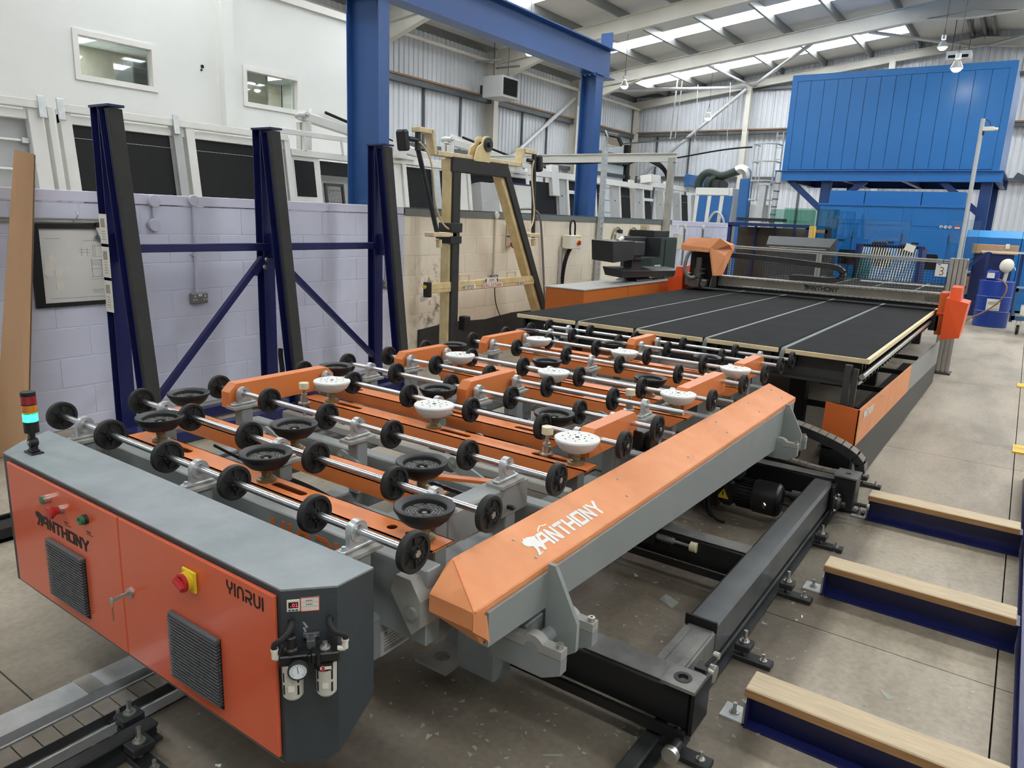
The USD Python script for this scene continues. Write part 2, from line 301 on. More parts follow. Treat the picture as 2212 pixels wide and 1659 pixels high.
# ribbed steel cladding
def sheet(L, h, pitch=.2, d=.03, t=.004):
    n = max(1, round(L/pitch)); p = L/n; pts = []
    for i in range(n): pts += [(i*p, 0), (i*p+p*.55, 0), (i*p+p*.65, d), (i*p+p*.9, d)]
    pts.append((L, 0)); q = pts+[(a, b+t) for a, b in pts[::-1]]
    return prism(Polygon(q).buffer(0), 'z', 0, h)
ws = thing('wall_side', kind='structure'); y = 11.95
tiers = ((0, 3.55), (3.57, 5.27), (5.29, 6.9))
while y < YE-.1:
    L = min(1.0, YE-y)
    for a, b in tiers:
        m = sheet(L-.008, b-a); v = m.vertices.copy()
        m.vertices = np.c_[XS+.04-v[:, 1], y+v[:, 0], a+v[:, 2]]; m.invert(); obj('cladding_sheet', m, 'cladding', ws, smooth=False)
    y += 1.0
obj('backing', B(XS-.1, XS-.02, -9, YE, 0, Z0+.1), 'girt_steel', ws)
obj('inner_lining', B(XS-.02, XS+.0, -9, 11.95, 0, Z0), 'office_white', ws)
wb = thing('wall_back', kind='structure'); x = XS+.05
while x < XRT-.1:
    L = min(1.0, XRT-x)
    for a, b in ((0, 3.55), (3.57, 5.4), (5.42, zr(x+.5)+.1)):
        m = sheet(L-.008, b-a); v = m.vertices.copy()
        m.vertices = np.c_[x+v[:, 0], YE-.04+v[:, 1], a+v[:, 2]]; obj('cladding_sheet', m, 'cladding', wb, smooth=False)
    x += 1.0
obj('backing', B(XS, XRT, YE+.02, YE+.1, 0, 8.8), 'girt_steel', wb)
obj('wall_right', B(XRT, XRT+.1, -9, YE, 0, Z0+.1), 'cladding', kind='structure')
obj('wall_front', B(XS, XRT, -9.1, -9, 0, 8.8), 'cladding', kind='structure')
# horizontal rails with timber packers, vertical cover strips
def trim(nm, m, mt): return obj(nm, m, mt, kind='structure')
k = 0
for (za, zb) in ((5.2, 5.36),):
    trim('trim_1', B(XS+.06, XS+.24, 11.95, YE, za, zb), 'girt_steel'); trim('trim_2', B(XS+.1, XS+.27, 11.95, YE, zb, zb+.05), 'rust_timber')
trim('trim_3', B(XS+.06, XS+.2, 11.95, YE, 3.5, 3.64), 'girt_steel')
trim('trim_4', B(XS, XRT, YE-.25, YE-.06, 5.3, 5.44), 'girt_steel'); trim('trim_5', B(XS, XRT, YE-.28, YE-.1, 5.44, 5.49), 'rust_timber')
trim('trim_6', B(XS, XRT, YE-.22, YE-.06, 3.5, 3.64), 'girt_steel'); trim('trim_7', B(XS, XRT, YE-.18, YE-.06, 6.95, 7.05), 'girt_steel')
n = 8
for yy in (13.4, 16.9, 18.6, 22.0, 23.6, 28.2): trim(f'trim_{n}', B(XS+.05, XS+.1, yy, yy+.07, 0, 5.2), 'girt_steel'); n += 1
for xx in (-8.4, -6.9, -2.2): trim(f'trim_{n}', B(xx, xx+.07, YE-.1, YE-.05, 0, 5.3), 'girt_steel'); n += 1
# eaves tube, portal frames (column, rafter, haunch, cleats)
for k, yp in enumerate((9.5, 14.75, 20.0, 25.25)):
    t = thing('portal_frame', kind='structure')
    for s in (0, 1):
        X = (lambda a: a) if s == 0 else (lambda a: 2*XR-a)
        obj('column', J(ibeam((X(-9.33), yp, 0), (X(-9.33), yp, 6.75), .23, .42, (1, 0, 0))), 'portal_cream', t)
        top = [(X(-9.5), zr(-9.5)-.24), (X(XR), zr(XR)-.24)]
        bot = [(X(XR), zr(XR)-.86), (X(2.2), zr(2.2)-.66), (X(-6.6), zr(-6.6)-.64), (X(-9.12), zr(-9.12)-1.15)]
        obj('rafter', J(prism(top+bot+[(X(-9.5), 5.9)], 'y', yp-.006, yp+.006), bar((X(-9.5), yp, zr(-9.5)-.24), (X(XR), yp, zr(XR)-.24), .2, .016),
            bar((X(-9.2), yp, zr(-9.2)-.64), (X(XR), yp, zr(XR)-.66), .2, .016), bar((X(-9.12), yp, zr(-9.12)-1.15), (X(-6.6), yp, zr(-6.6)-.66), .2, .016), bar((X(2.2), yp, zr(2.2)-.68), (X(XR), yp, zr(XR)-.87), .2, .016)), 'portal_cream', t)
        for xx in (-7.85, -4.75, -1.6, 1.5):
            obj('stay', J(cyl((X(xx), yp+.1, zr(xx)-.62), (X(xx), yp+.55, zr(xx)-.22), .016, 6)), 'purlin_steel', t)
te = thing('gable_frame', kind='structure')
for s in (0, 1):
    X = (lambda a: a) if s == 0 else (lambda a: 2*XR-a)
    obj('rafter', ibeam((X(-9.5), YE-.3, zr(-9.5)-.4), (X(XR), YE-.3, zr(XR)-.4), .16, .28), 'portal_cream', te)
    for xx in (-9.3, -4.45, .6): obj('column', ibeam((X(xx), YE-.35, 0), (X(xx), YE-.35, zr(xx)-.5), .2, .2, (0, 1, 0)), 'portal_cream', te)
for a, b, r in (((-8.9, YE-.6, 3.5), (-4.5, YE-.6, 6.95), .07), ((-8.2, 25.4, 6.35), (-4.6, YE-.4, 7.05), .06), ((-4.3, YE-.4, 7.1), (-.6, 25.4, 7.55), .06), ((.7, 25.4, 7.5), (3.0, YE-.4, 7.9), .05), ((3.5, YE-.4, 7.9), (6.6, 25.4, 7.5), .05), ((-4.4, YE-.4, 7.1), (-4.9, 26, 7.25), .045)):
    obj('bracing_tube', cyl(a, b, r, 14), 'tube_grey', te)
obj('bracing_tube', cyl((-9.25, 20.6, 3.3), (-9.25, 25.1, 6.1), .075, 14), 'tube_grey', te)
obj('eaves_tube', cyl((-9.2, 9.5, 6.42), (-9.2, YE-.3, 6.42), .055, 12), 'portal_cream', te)
# roof: sheets between purlins, daylight panels mid-bay
cl = thing('ceiling', kind='structure'); pur = [-9.5+1.56*i for i in range(9)]
bays = [-9, 4.3, 9.5, 14.75, 20.0, 25.25, YE]
sky = {3: (17.0, 17.85), 4: (22.85, 23.75), 5: (28.1, 29.1), 2: (11.8, 12.7), 1: (6.5, 7.4), 0: (-2.2, -1.3)}
for s in (0, 1):
    X = (lambda a: a) if s == 0 else (lambda a: 2*XR-a)
    for i in range(9):
        xa = pur[i]; xb = pur[i+1] if i < 8 else XR
        for k in range(6):
            ya, yb = bays[k], bays[k+1]; a, b = sky[k]
            segs = [(ya, yb, 'roof_sheet')] if not (1 <= i <= 6) else [(ya, a, 'roof_sheet'), (a, b, 'daylight_panel'), (b, yb, 'roof_sheet')]
            for y0, y1, mt in segs:
                P = [(X(q), w, zr(q)+dz) for q in (xa, xb) for w in (y0, y1) for dz in (0, .04)]
                obj('rooflight' if mt == 'daylight_panel' else 'roof_sheet', hull(P), mt, cl, smooth=False)
        for k in range(6):
            zz = zr(xa)
            obj('purlin', J(B(X(xa)-.004, X(xa)+.004, bays[k], bays[k+1], zz-.22, zz-.002), B(X(xa)-.07, X(xa), bays[k], bays[k+1], zz-.226, zz-.218)), 'purlin_steel', cl, smooth=False)
obj('ridge_purlin', B(XR-.05, XR+.05, -9, YE, zr(XR)-.22, zr(XR)), 'purlin_steel', cl)
# ------------------------------------------------------------------ high-bay lamps, on wires from the roof
mat('lamp_housing', (200, 200, 196), .35, .5); mat('wire_dark', (60, 60, 60), .5, .4)
def lamp(x, y, zl, label, group=None):
    t = thing('high_bay_lamp', label, 'ceiling lamp', (x, y, zl), group)
    obj('reflector', lathe([(.05, .16), (.06, .16), (.13, .02), (.125, .0), (.115, .02), (.05, .14), (.05, .16)], 24, (x, y, zl)), 'lamp_housing', t)
    obj('lens', lathe([(0, -.075), (.05, -.068), (.09, -.04), (.11, .004), (.11, .012), (0, .012)], 24, (x, y, zl)), 'lamp_glow', t)
    obj('driver_box', lathe([(0, .2), (.06, .2), (.06, .31), (0, .31)], 16, (x, y, zl)), 'lamp_housing', t)
    top = zr(x)-.02
    obj('suspension_wire', J(cyl((x, y, zl+.31), (x, y, top), .006, 6), cyl((x-.05, y, zl+.2), (x, y, zl+.5), .004, 6), cyl((x+.05, y, zl+.2), (x, y, zl+.5), .004, 6)), 'wire_dark', t)
lamp(-5.87, 17, 5.87, 'lit high-bay lamp hanging just under the blue crane beam')
lamp(-5.6, 22, 5.81, 'lit high-bay lamp on a long wire right of the blue crane beam end')
lamp(-4.3, 26, 5.31, 'lit high-bay lamp in front of the end wall diagonal brace')
lamp(2.86, 24, 6.61, 'lit high-bay lamp above the top edge of the big blue hood')
q = 0
for (x, y) in [(-1.5, 12.5), (3.4, 13), (8.2, 13), (-1.5, 6.2), (3.4, 5.8), (8.2, 6), (-1.5, 0), (3.4, -.5), (8.2, 0), (12.5, 4), (12.5, 12), (12.5, 20), (8.2, 20), (3.4, -6), (9, -6), (5.5, -3.5), (8.2, 27), (-5.8, 3)]:
    lamp(x, y, 6.3, 'lit high-bay lamp hung over the hall outside the picture', 'high-bay lamps beyond the frame')
# ------------------------------------------------------------------ loader paint
mat('door_orange', (222, 100, 64), .28, var=.02, scale=2, coat=.25)
mat('machine_orange', (218, 126, 66), .42, var=.04, scale=5)
mat('cover_orange', (228, 146, 92), .5, var=.05, scale=5, tint=(234, 158, 108))
mat('cabinet_grey', (60, 66, 70), .5, var=.06, scale=20, bump=.12, bscale=220)
mat('cabinet_dusty', (126, 134, 137), .5, var=.05, scale=5, tint=(146, 153, 155), bump=.1, bscale=260)
mat('machine_grey', (138, 143, 141), .45, var=.05, scale=6)
mat('dusty_grey', (158, 157, 150), .6, var=.08, scale=9)
mat('vent_grey', (92, 94, 96), .45, .2, var=.08)
mat('cup_rubber', (30, 30, 31), .5, var=.1, scale=25, spec=.5)
mat('cup_inner', (120, 120, 114), .5, var=.2, scale=30)
mat('cup_white', (228, 228, 224), .8, var=.03, scale=30, bump=.35, bscale=70)
mat('brass_dirty', (150, 138, 108), .4, .7, var=.2, scale=40)
mat('white_plastic', (226, 222, 206), .45, var=.03)
mat('cream_nylon', (224, 214, 180), .4, var=.05, scale=20)
mat('red_plastic', (190, 48, 52), .35); mat('yellow_plastic', (226, 196, 44), .35); mat('green_plastic', (44, 122, 82), .3)
mat('sticker', (226, 222, 208), .6); mat('print_black', (20, 20, 20), .6); mat('print_white', (232, 232, 228), .5); mat('print_orange', (226, 112, 48), .5); mat('print_red', (196, 52, 44), .5)
mat('bowl_grey', (196, 194, 182), .4, var=.04); mat('gauge_face', (230, 236, 242), .3)
emit('led_red', (255, 40, 50), 4.0); emit('green_lamp', (40, 255, 130), 3.2)
mat('red_lens', (150, 34, 40), .15, spec=.7); mat('amber_lens', (206, 128, 36), .15, spec=.7)

# ------------------------------------------------------------------ lettering in the makers' own stroke shapes
def strokes(ls, w, cap='flat'):
    cs = {'flat': 2, 'round': 1, 'square': 3}[cap]
    return unary_union([LineString(l).buffer(w/2, cap_style=cs, join_style=2) for l in ls])
def arc(cx, cy, r, a0, a1, n=10): return [(cx+r*math.cos(a), cy+r*math.sin(a)) for a in np.linspace(math.radians(a0), math.radians(a1), n)]
def anthony(h):
    """big-cat head and forepaw, then ANTHONY in square slanted capitals; height h, origin at the left foot"""
    w = .2; G = []; x = .72
    A_ = [[(x, 0), (x+.52, .9), (x+.98, .9)], [(x+.9, 1.0), (x+.9, 0)], [(x+.3, .42), (x+.9, .42)]]
    G.append(strokes(A_, w)); x += 1.12
    G.append(strokes([[(x+.1, 0), (x+.1, .82)], [(x+.1, 1.0), (x+.62, 0)], [(x+.66, 0), (x+.66, 1.0)]], w)); x += .84
    G.append(strokes([[(x, .9), (x+.8, .9)], [(x+.4, .76), (x+.4, 0)]], w)); x += .88
    G.append(strokes([[(x+.1, 0), (x+.1, 1)], [(x+.72, 0), (x+.72, 1)], [(x+.1, .5), (x+.72, .5)]], w)); x += .92
    G.append(sbox(x, 0, x+.84, 1).difference(sbox(x+.2, .2, x+.64, .8))); x += .94
    G.append(strokes([[(x+.1, 0), (x+.1, 1.0)], [(x+.1, .95), (x+.66, .05)], [(x+.66, 0), (x+.66, 1.0)]], w)); x += .86
    G.append(strokes([[(x+.02, 1.0), (x+.42, .46), (x+.84, 1.0)], [(x+.42, .52), (x+.42, 0)]], w))
    cat = Polygon([(.78, .08), (.62, .3), (.5, .32), (.4, .12), (.26, -.06), (.1, -.12), (.02, -.04), (.14, .06), (.26, .26), (.32, .46), (.24, .56), (.12, .58), (.02, .66), (-.06, .8), (-.02, .92), (.0, 1.08), (.08, 1.02), (.2, 1.06), (.3, 1.2), (.38, 1.1), (.55, 1.12), (.8, 1.04), (1.05, .96), (1.16, .98), (1.0, .86), (.9, .5)])
    tail = strokes([[(1.5, 1.05), (1.75, 1.2), (2.0, 1.3), (2.25, 1.22), (2.5, 1.2)]], .07)
    claws = strokes([[(.1, -.02), (.35, .06)], [(.25, -.08), (.5, 0)]], .05)
    G += [cat, tail, claws]
    return affinity.scale(unary_union(G), h, h, origin=(0, 0))
def yinrui(h):
    w = .15; G = []; x = 0
    G.append(strokes([[(x+.08, 1), (x+.08, .72)]+arc(x+.36, .7, .28, 180, 360)+[(x+.64, 1)], [(x+.36, .42), (x+.36, 0)]], w)); x += .9
    G.append(strokes([[(x+.06, 0), (x+.06, 1)]], w)); x += .34
    G.append(strokes([[(x+.06, 0), (x+.06, .62)]+arc(x+.36, .62, .3, 180, 0)+[(x+.66, 0)]], w)); x += .92
    G.append(strokes([[(x+.06, 0), (x+.06, .38), (x+.4, .38)]+arc(x+.42, .65, .27, -90, 90)+[(x+.04, .92)], [(x+.34, .38), (x+.66, 0)]], w)); x += .92
    G.append(strokes([[(x+.06, 1), (x+.06, .36)]+arc(x+.36, .36, .3, 180, 360)+[(x+.66, 1)]], w)); x += .92
    G.append(strokes([[(x+.06, 0), (x+.06, 1)]], w))
    return affinity.scale(unary_union(G), h, h, origin=(0, 0))

# ------------------------------------------------------------------ glass loading table
SY = [1.304, 1.632, 2.015, 2.52, 2.835, 3.165, 3.497, 3.99, 4.39, 4.725, 5.0]
WX = [2.605, 2.985, 3.37, 3.75, 4.132, 4.515]; BX = [2.79, 3.555, 4.305]; ZS = .84
ld = thing('glass_loading_table', 'grey and orange glass loading table with rows of roller wheels and suction cups', 'glass loader', (3.55, 3.1, 0))
wheel_m = J(lathe([(.011, -.013), (.019, -.013), (.021, -.004), (.044, -.004), (.046, -.011), (.055, -.011), (.057, -.009), (.057, .009), (.055, .011), (.046, .011), (.044, .004), (.021, .004), (.019, .016), (.011, .016)], 32, (0, 0, 0), (1, 0, 0)),
            [xf(B(-.008, .008, -.0018, .0018, .018, .047), rx=k*math.pi/3) for k in range(6)],
            [xf(B(.016, .022, -.003, .003, .013, .021), rx=k*math.pi/4) for k in range(8)])
cap_m = lathe([(0, .018), (.0105, .018), (.0115, .016), (.0115, 0)], 16, (0, 0, 0), (1, 0, 0))
bear_m = J(lathe([(.0165, -.01), (.031, -.012), (.031, .012), (.0165, .01), (.0165, -.01)], 24, (0, 0, 0), (1, 0, 0)),
           prism([(-.033, -.05), (-.033, -.006), (-.028, .012), (.028, .012), (.033, -.006), (.033, -.05)], 'x', -.009, .009),
           B(-.013, .013, -.062, .062, -.052, -.042, .002), [bolt((0, s*.047, -.042), (0, 0, 1), .007, .009) for s in (-1, 1)])
bearing_hole = man(cyl((-.05, 0, 0), (.05, 0, 0), .0165, 20))
for i, y in enumerate(SY):
    sh = obj('roller_shaft', cyl((2.56, y, ZS), (4.521 if i != 5 else 4.5, y, ZS), .0115, 16), 'chrome', ld)
    for k, x in enumerate(WX):
        if i == 5 and k == 5: continue
        w = obj('roller_wheel', xf(wheel_m, (x, y, ZS), rx=(i*37+k*61) % 60/57.3), 'rubber', sh, smooth=25)
        if k == 5: obj('end_cap', xf(cap_m, (x, y, ZS)), 'zinc', sh)
    for x in BX: obj('bearing_block', xf(bear_m, (x, y, ZS)), 'galvanised', sh)
# orange suction arms and their cups
def cup(white):
    if white: body = lathe([(0, -.056), (.026, -.056), (.05, -.05), (.072, -.036), (.086, -.014), (.0905, -.004), (.089, .002), (.084, .004), (0, .004)], 40)
    else: body = lathe([(0, -.056), (.03, -.056), (.056, -.052), (.074, -.036), (.082, -.022), (.083, -.016), (.088, -.013), (.0905, -.008), (.0905, -.001), (.088, .001), (.07, -.004), (.066, -.008), (.064, -.02), (.02, -.021), (.017, -.03), (0, -.03)], 40)
    return body
cupW, cupB = cup(True), cup(False)
def ring(r, z, t=.0012, gaps=8, fill=.72):
    out = []
    for k in range(gaps):
        a = np.linspace(0, 2*np.pi*fill/gaps, 6)+2*np.pi*k/gaps
        out.append(prism(LineString(np.c_[np.cos(a)*r, np.sin(a)*r]).buffer(t), 'z', z, z+.003))
    return J(out)
cup_ribs = J(ring(.055, -.021), ring(.046, -.021, gaps=10), ring(.036, -.021), ring(.027, -.021, gaps=6), lathe([(.0, -.03), (.008, -.03), (.008, -.022), (.0, -.022)], 10))
holes_m = J([cyl((r*math.cos(a), r*math.sin(a), .0035), (r*math.cos(a), r*math.sin(a), .0045), q, 10) for r, a, q in [(0, 0, .009)]+[(.032, k*math.pi/4, .0035) for k in range(8)]+[(.058, (k+.5)*math.pi/4, .0035) for k in range(8)]])
stem_m = J(lathe([(0, -.057), (.013, -.057), (.017, -.064), (.017, -.088), (.024, -.09), (.024, -.094), (.034, -.096), (.034, -.105), (0, -.105)], 20), cyl((0, 0, -.075), (0, 0, -.069), .02, 6))
AY = [1.51, 1.80, 2.40, 2.665, 3.41, 3.67, 4.29, 4.545]; ZC = .866
for i, y in enumerate(AY):
    even = i % 2; white = i in (2, 4, 6)
    x0, x1 = (2.53, 4.185) if even else (2.79, 4.447)
    cx = (2.695, 3.425, 4.10) if even else (2.965, 3.635, 4.37)
    top = sbox(x0, y-.048, x1, y+.048)
    for c in cx:
        d = -1 if c == cx[2] else 1
        if not (i == 0 and c == cx[2]): top = top.difference(LineString([(c+d*.05, y), (c+d*.19, y)]).buffer(.016))
    if i == 0: top = top.difference(Point(4.24, y).buffer(.017)).difference(Point(4.31, y).buffer(.012))
    side = [(x0, .76), (x1, .76), (x1-.085, .70), (x0+.085, .70)]
    arm = obj('suction_arm', J(prism(top, 'z', .756, .76), prism(side, 'y', y-.048, y-.0445), prism(side, 'y', y+.0445, y+.048),
        hull([(x0, y-.048, .76), (x0, y+.048, .76), (x0+.085, y-.048, .70), (x0+.085, y+.048, .70), (x0+.003, y-.048, .76), (x0+.003, y+.048, .76)]),
        hull([(x1, y-.048, .76), (x1, y+.048, .76), (x1-.085, y-.048, .70), (x1-.085, y+.048, .70), (x1-.003, y-.048, .76), (x1-.003, y+.048, .76)])), 'machine_orange', ld, smooth=20)
    for c in cx:
        obj('suction_cup', xf(cupW if white else cupB, (c, y, ZC)), 'cup_white' if white else 'cup_rubber', arm, label='suction cup under a white fabric cover' if white else 'black rubber suction cup')
        obj('cup_face', xf(holes_m if white else cup_ribs, (c, y, ZC)), 'black_matt' if white else 'cup_inner', arm)
        obj('cup_stem', xf(stem_m, (c, y, ZC)), 'brass_dirty', arm)
# chain guards
def guard(x, ya, yb):
    o = [(ya, .772), (ya, .848), (ya+.04, .885), (yb-.04, .885), (yb, .848), (yb, .772)]
    m = prism(o, 'x', x-.031, x+.031)
    return m
for x, a, b in ((2.74, 2, 3), (4.365, 3, 4), (3.49, 4, 5), (2.74, 5, 6), (4.365, 6, 7), (2.74, 7, 8), (4.365, 8, 9), (3.49, 9, 10)):
    obj('chain_guard', guard(x, SY[a]-.06, SY[b]+.06), 'machine_orange', ld)
# frame: cross tubes, long tubes, bearing posts
def rect(x0, x1, y0, y1, z0, z1, nm='frame_tube', mt='machine_grey', c=.006): return obj(nm, B(x0, x1, y0, y1, z0, z1, c), mt, ld)
rect(2.62, 4.48, 1.40, 1.46, .50, .735, 'end_beam', c=.004)
ye = place(flat(yinrui(.1), .0015), (3.80, 1.4, .607), (1, 0, 0), (0, 0, 1)); obj('lettering', ye, 'print_orange', ld, label='orange letters YINRUI on the grey end beam')
for y in (2.18, 2.98, 3.86, 4.86): rect(2.62, 4.44, y-.035, y+.035, .54, .66)
rect(2.66, 2.74, 1.46, 4.9, .45, .55); rect(4.24, 4.32, 1.46, 4.9, .45, .55); rect(3.46, 3.54, 1.46, 4.9, .45, .55)
for x in BX:
    for i, y in enumerate(SY):
        rect(x-.028, x+.028, y-.03, y+.03, .55, .772, 'bearing_post', c=.004)
        rect(x-.035, x+.035, y-.07, y+.07, .772, .787, 'post_plate', 'dusty_grey', c=.002)
rect(4.245, 4.335, 1.66, 2.12, .66, .775, 'side_beam', 'machine_grey'); rect(3.0, 3.07, 1.46, 2.1, .56, .62); rect(3.84, 3.92, 1.5, 3.3, .50, .57)
# light cross rails beside the far arms
for y in (2.28, 3.28, 4.15): obj('guide_bar', B(2.75, 4.42, y-.02, y+.02, .66, .70, .005), 'dusty_grey', ld)
for x, y, s in ((3.05, 2.25, -1), (3.9, 2.22, 1), (3.0, 1.98, 1), (3.62, 3.25, -1), (4.0, 3.3, 1), (3.5, 1.98, 1), (3.78, 2.55, -1)):
    o = LineString([(0, 0), (s*.14, -.05)]).buffer(.028)
    m = prism(o, 'y', y-.006, y+.006); m.apply_translation((x, 0, .70))
    l = obj('lift_link', m, 'machine_grey', ld)
    obj('pivot_bolt', J(bolt((x, y-.006, .70), (0, -1, 0), .011, .014), bolt((x+s*.14, y-.006, .65), (0, -1, 0), .011, .014)), 'zinc', l)
# white-tipped glass stops
for x, y, zt in ((2.90, 2.28, .865), (4.22, 2.42, .878), (4.16, 3.30, .872)):
    s = obj('glass_stop', cyl((x, y, zt-.03), (x, y, zt), .024, 24), 'cream_nylon', ld, label='cream nylon glass stop')
    obj('stop_stud', J(cyl((x, y, .70), (x, y, zt-.03), .008, 10), lathe([(0, .0), (.03, 0), (.03, .008), (.018, .01), (.018, .035), (0, .035)], 18, (x, y, .76)), cyl((x, y, .80), (x, y, .81), .016, 6)), 'zinc', s)
# air valves with green plugs
for x, y in ((3.56, 3.56), (2.86, 5.02), (3.05, 5.05), (4.0, 4.95)):
    v = obj('air_valve', B(x-.025, x+.025, y-.025, y+.025, .70, .775, .003), 'black_paint', ld); obj('valve_plug', cyl((x, y, .775), (x, y, .80), .009, 12), 'green_plastic', v)
# motors among the arms
def motor(parent, x0, x1, y, z, r):
    L = x1-x0; b = obj('motor_body', J(lathe([(0, 0), (r*.9, 0), (r*.9, L*.75), (0, L*.75)], 24, (x0, y, z), (1, 0, 0)), [xf(B(0, L*.7, -.002, .002, r*.86, r*1.12), (x0+.02, y, z), rx=k*2*math.pi/26) for k in range(26)]), 'black_paint', parent, smooth=25)
    obj('fan_cover', lathe([(0, 0), (r*1.05, 0), (r*1.15, .02), (r*1.15, L*.25), (0, L*.25)], 24, (x0+L*.75, y, z), (1, 0, 0)), 'dark_steel', b)
    obj('end_bell', lathe([(0, -.03), (r*.8, -.03), (r*1.12, -.005), (r*1.12, .02), (0, .02)], 24, (x0, y, z), (1, 0, 0)), 'black_paint', b)
    return b
mb = motor(ld, 3.56, 3.86, 2.78, .70, .06); obj('warning_label', B(3.50, 3.545, 2.72, 2.728, .735, .76), 'yellow_plastic', ld)
motor(ld, 4.40, 4.47, 2.92, .74, .04)
obj('drive_box', B(4.36, 4.44, 2.86, 2.95, .72, .80, .006), 'black_paint', ld)
# roller chain sagging beside the end beam, hoses
ch = []
for k in range(16):
    x = 4.02+.022*k; ch.append(xf(prism(LineString([(-.008, 0), (.008, 0)]).buffer(.007).difference(Point(-.008, 0).buffer(.0025)), 'y', -.006 if k % 2 else -.004, .006 if k % 2 else .004), (x, 1.99, .70-.004*math.sin(k/15*math.pi))))
obj('roller_chain', J(ch), 'dark_steel', ld)
obj('chain_sprocket', lathe([(0, -.006), (.04, -.006), (.04, .006), (0, .006)], 18, (4.0, 1.99, .67), (0, 1, 0)), 'dark_steel', ld)
def hose(P, r, nm='air_hose', mt='black_matt', n=8, parent=ld): return obj(nm, tube(spline(P), r, n), mt, parent)
hose([(3.0, 1.72, .70), (3.5, 1.70, .67), (4.0, 1.66, .64), (4.3, 1.62, .60)], .006)
P = spline([(3.55, 1.66, .69), (3.8, 1.64, .685), (4.02, 1.60, .67), (4.25, 1.56, .63)], 40)
obj('corrugated_hose', J(tube(P, .018, 10), [lathe([(.018, -.002), (.023, 0), (.018, .002)], 12, P[k], P[k+1]-P[k]) for k in range(0, len(P)-1, 2)]), 'black_matt', ld)
hose([(3.2, 2.55, .66), (3.4, 2.6, .62), (3.7, 2.5, .60)], .008); hose([(4.1, 3.05, .66), (4.2, 3.1, .62), (4.35, 3.0, .60)], .008)
obj('swing_arm', bar((4.02, 1.96, .745), (4.33, 2.06, .76), .035, .012), 'machine_orange', ld)
# lower base frame, hinge plates, feet
rect(4.16, 4.30, 1.22, 4.6, .385, .535, 'base_beam', c=.012); rect(2.7, 2.84, 1.22, 4.6, .385, .535, 'base_beam', c=.012)
rect(2.84, 4.16, 1.9, 2.02, .385, .5, 'base_beam', c=.01); rect(2.84, 4.16, 4.2, 4.32, .385, .5, 'base_beam', c=.01)
pl = obj('rating_plate', B(4.30, 4.302, 1.40, 1.54, .395, .475), 'panel_grey', ld, label='metal rating plate')
obj('plate_print', J([B(4.302, 4.3024, 1.415, 1.415+l, z, z+.0015) for z, l in ((.455, .1), (.445, .11), (.435, .11), (.425, .1), (.415, .11), (.41, .09), (.405, .1))], place(text('YR', .008, .0004, True), (4.302, 1.412, .461), (0, 1, 0), (0, 0, 1))), 'print_black', pl)
for xf_, yf_ in ((4.23, 1.94), (4.23, 4.26), (2.77, 1.94), (2.77, 4.26)):
    f_ = obj('foot_post', J(B(xf_-.03, xf_+.145, yf_-.05, yf_+.06, .06, .385, .008), prism([(xf_-.03, .34), (xf_-.03, .06), (xf_-.17, .06)], 'y', yf_+.045, yf_+.058)), 'machine_grey', ld)
    obj('foot_plate', prism(sbox(xf_-.17, yf_-.12, xf_-.02, yf_+.05).difference(Point(xf_-.10, yf_-.045).buffer(.032)), 'z', .06, .072), 'dusty_grey', f_)
# casting bracket by the cabinet
o = [(4.40, .715), (4.455, .715), (4.492, .66), (4.49, .58), (4.46, .55), (4.38, .66)]
b = obj('hinge_casting', prism(o, 'y', 1.36, 1.44), 'dusty_grey', ld); obj('casting_cap', cyl((4.465, 1.36, .62), (4.465, 1.35, .62), .018, 20), 'machine_grey', b)
b = obj('hinge_casting', prism([(2.62, .70), (2.74, .73), (2.78, .62), (2.66, .60)], 'y', 1.36, 1.44), 'dusty_grey', ld)

# ------------------------------------------------------------------ tilting side beam with the orange cover
tb = thing('tilting_side_beam', 'long grey side beam under a sloping orange cover lettered ANTHONY in white', 'machine beam', (4.6, 2.95, 0))
IX, IZ, OX, OZ = 4.50, .75, 4.665, .69; Y0, Y1 = 1.37, 4.57
sec = lambda y: [(IX-.0, y, IZ), (OX, y, OZ), (OX, y, OZ-.055), (IX, y, OZ-.02)]
cov = hull([(IX+.002, Y0+.11, IZ), (IX-.005, Y0+.10, IZ-.01), (OX, Y0+.005, OZ), (OX, Y1, OZ), (IX, Y1, IZ), (OX, Y0+.005, OZ-.055), (OX, Y1, OZ-.055), (IX, Y1, OZ-.09), (IX, Y0+.1, OZ-.09), (4.515, Y0, .692), (4.515, Y0, .64), (OX, Y0, .638), (OX, Y0, OZ), (4.66, Y0+.05, .57), (4.55, Y0+.1, .58), (OX+.004, Y0+.05, .585)])
obj('cover', cov, 'cover_orange', tb, smooth=False)
obj('cover_lip', J(B(OX, OX+.004, Y0+.01, Y1, OZ-.03, OZ-.001), hull([(OX+.002, Y0, OZ-.002), (OX+.002, Y0, .635), (OX+.016, Y0+.04, .60), (OX+.016, Y0+.04, OZ-.02), (OX+.002, Y0+.06, .575), (OX+.016, Y0+.06, .58)])), 'cover_orange', tb, smooth=False)
obj('seam', bar((IX+.012, Y0+.105, IZ-.0025), (OX-.001, Y0+.004, OZ+.001), .003, .003), 'machine_orange', tb)
sl = np.array([OX-IX, 0, OZ-IZ]); sl /= np.linalg.norm(sl); nrm = np.array([-sl[2], 0, sl[0]])
def onc(u, y, h=0): return np.array([IX, y, IZ])+sl*u+nrm*h
lt = anthony(.062); L_ = lt.bounds[2]
obj('lettering', place(flat(lt, .0012), onc(.135, 1.735, .0006), (0, 1, 0), -sl), 'print_white', tb, label='white big-cat emblem and letters ANTHONY')
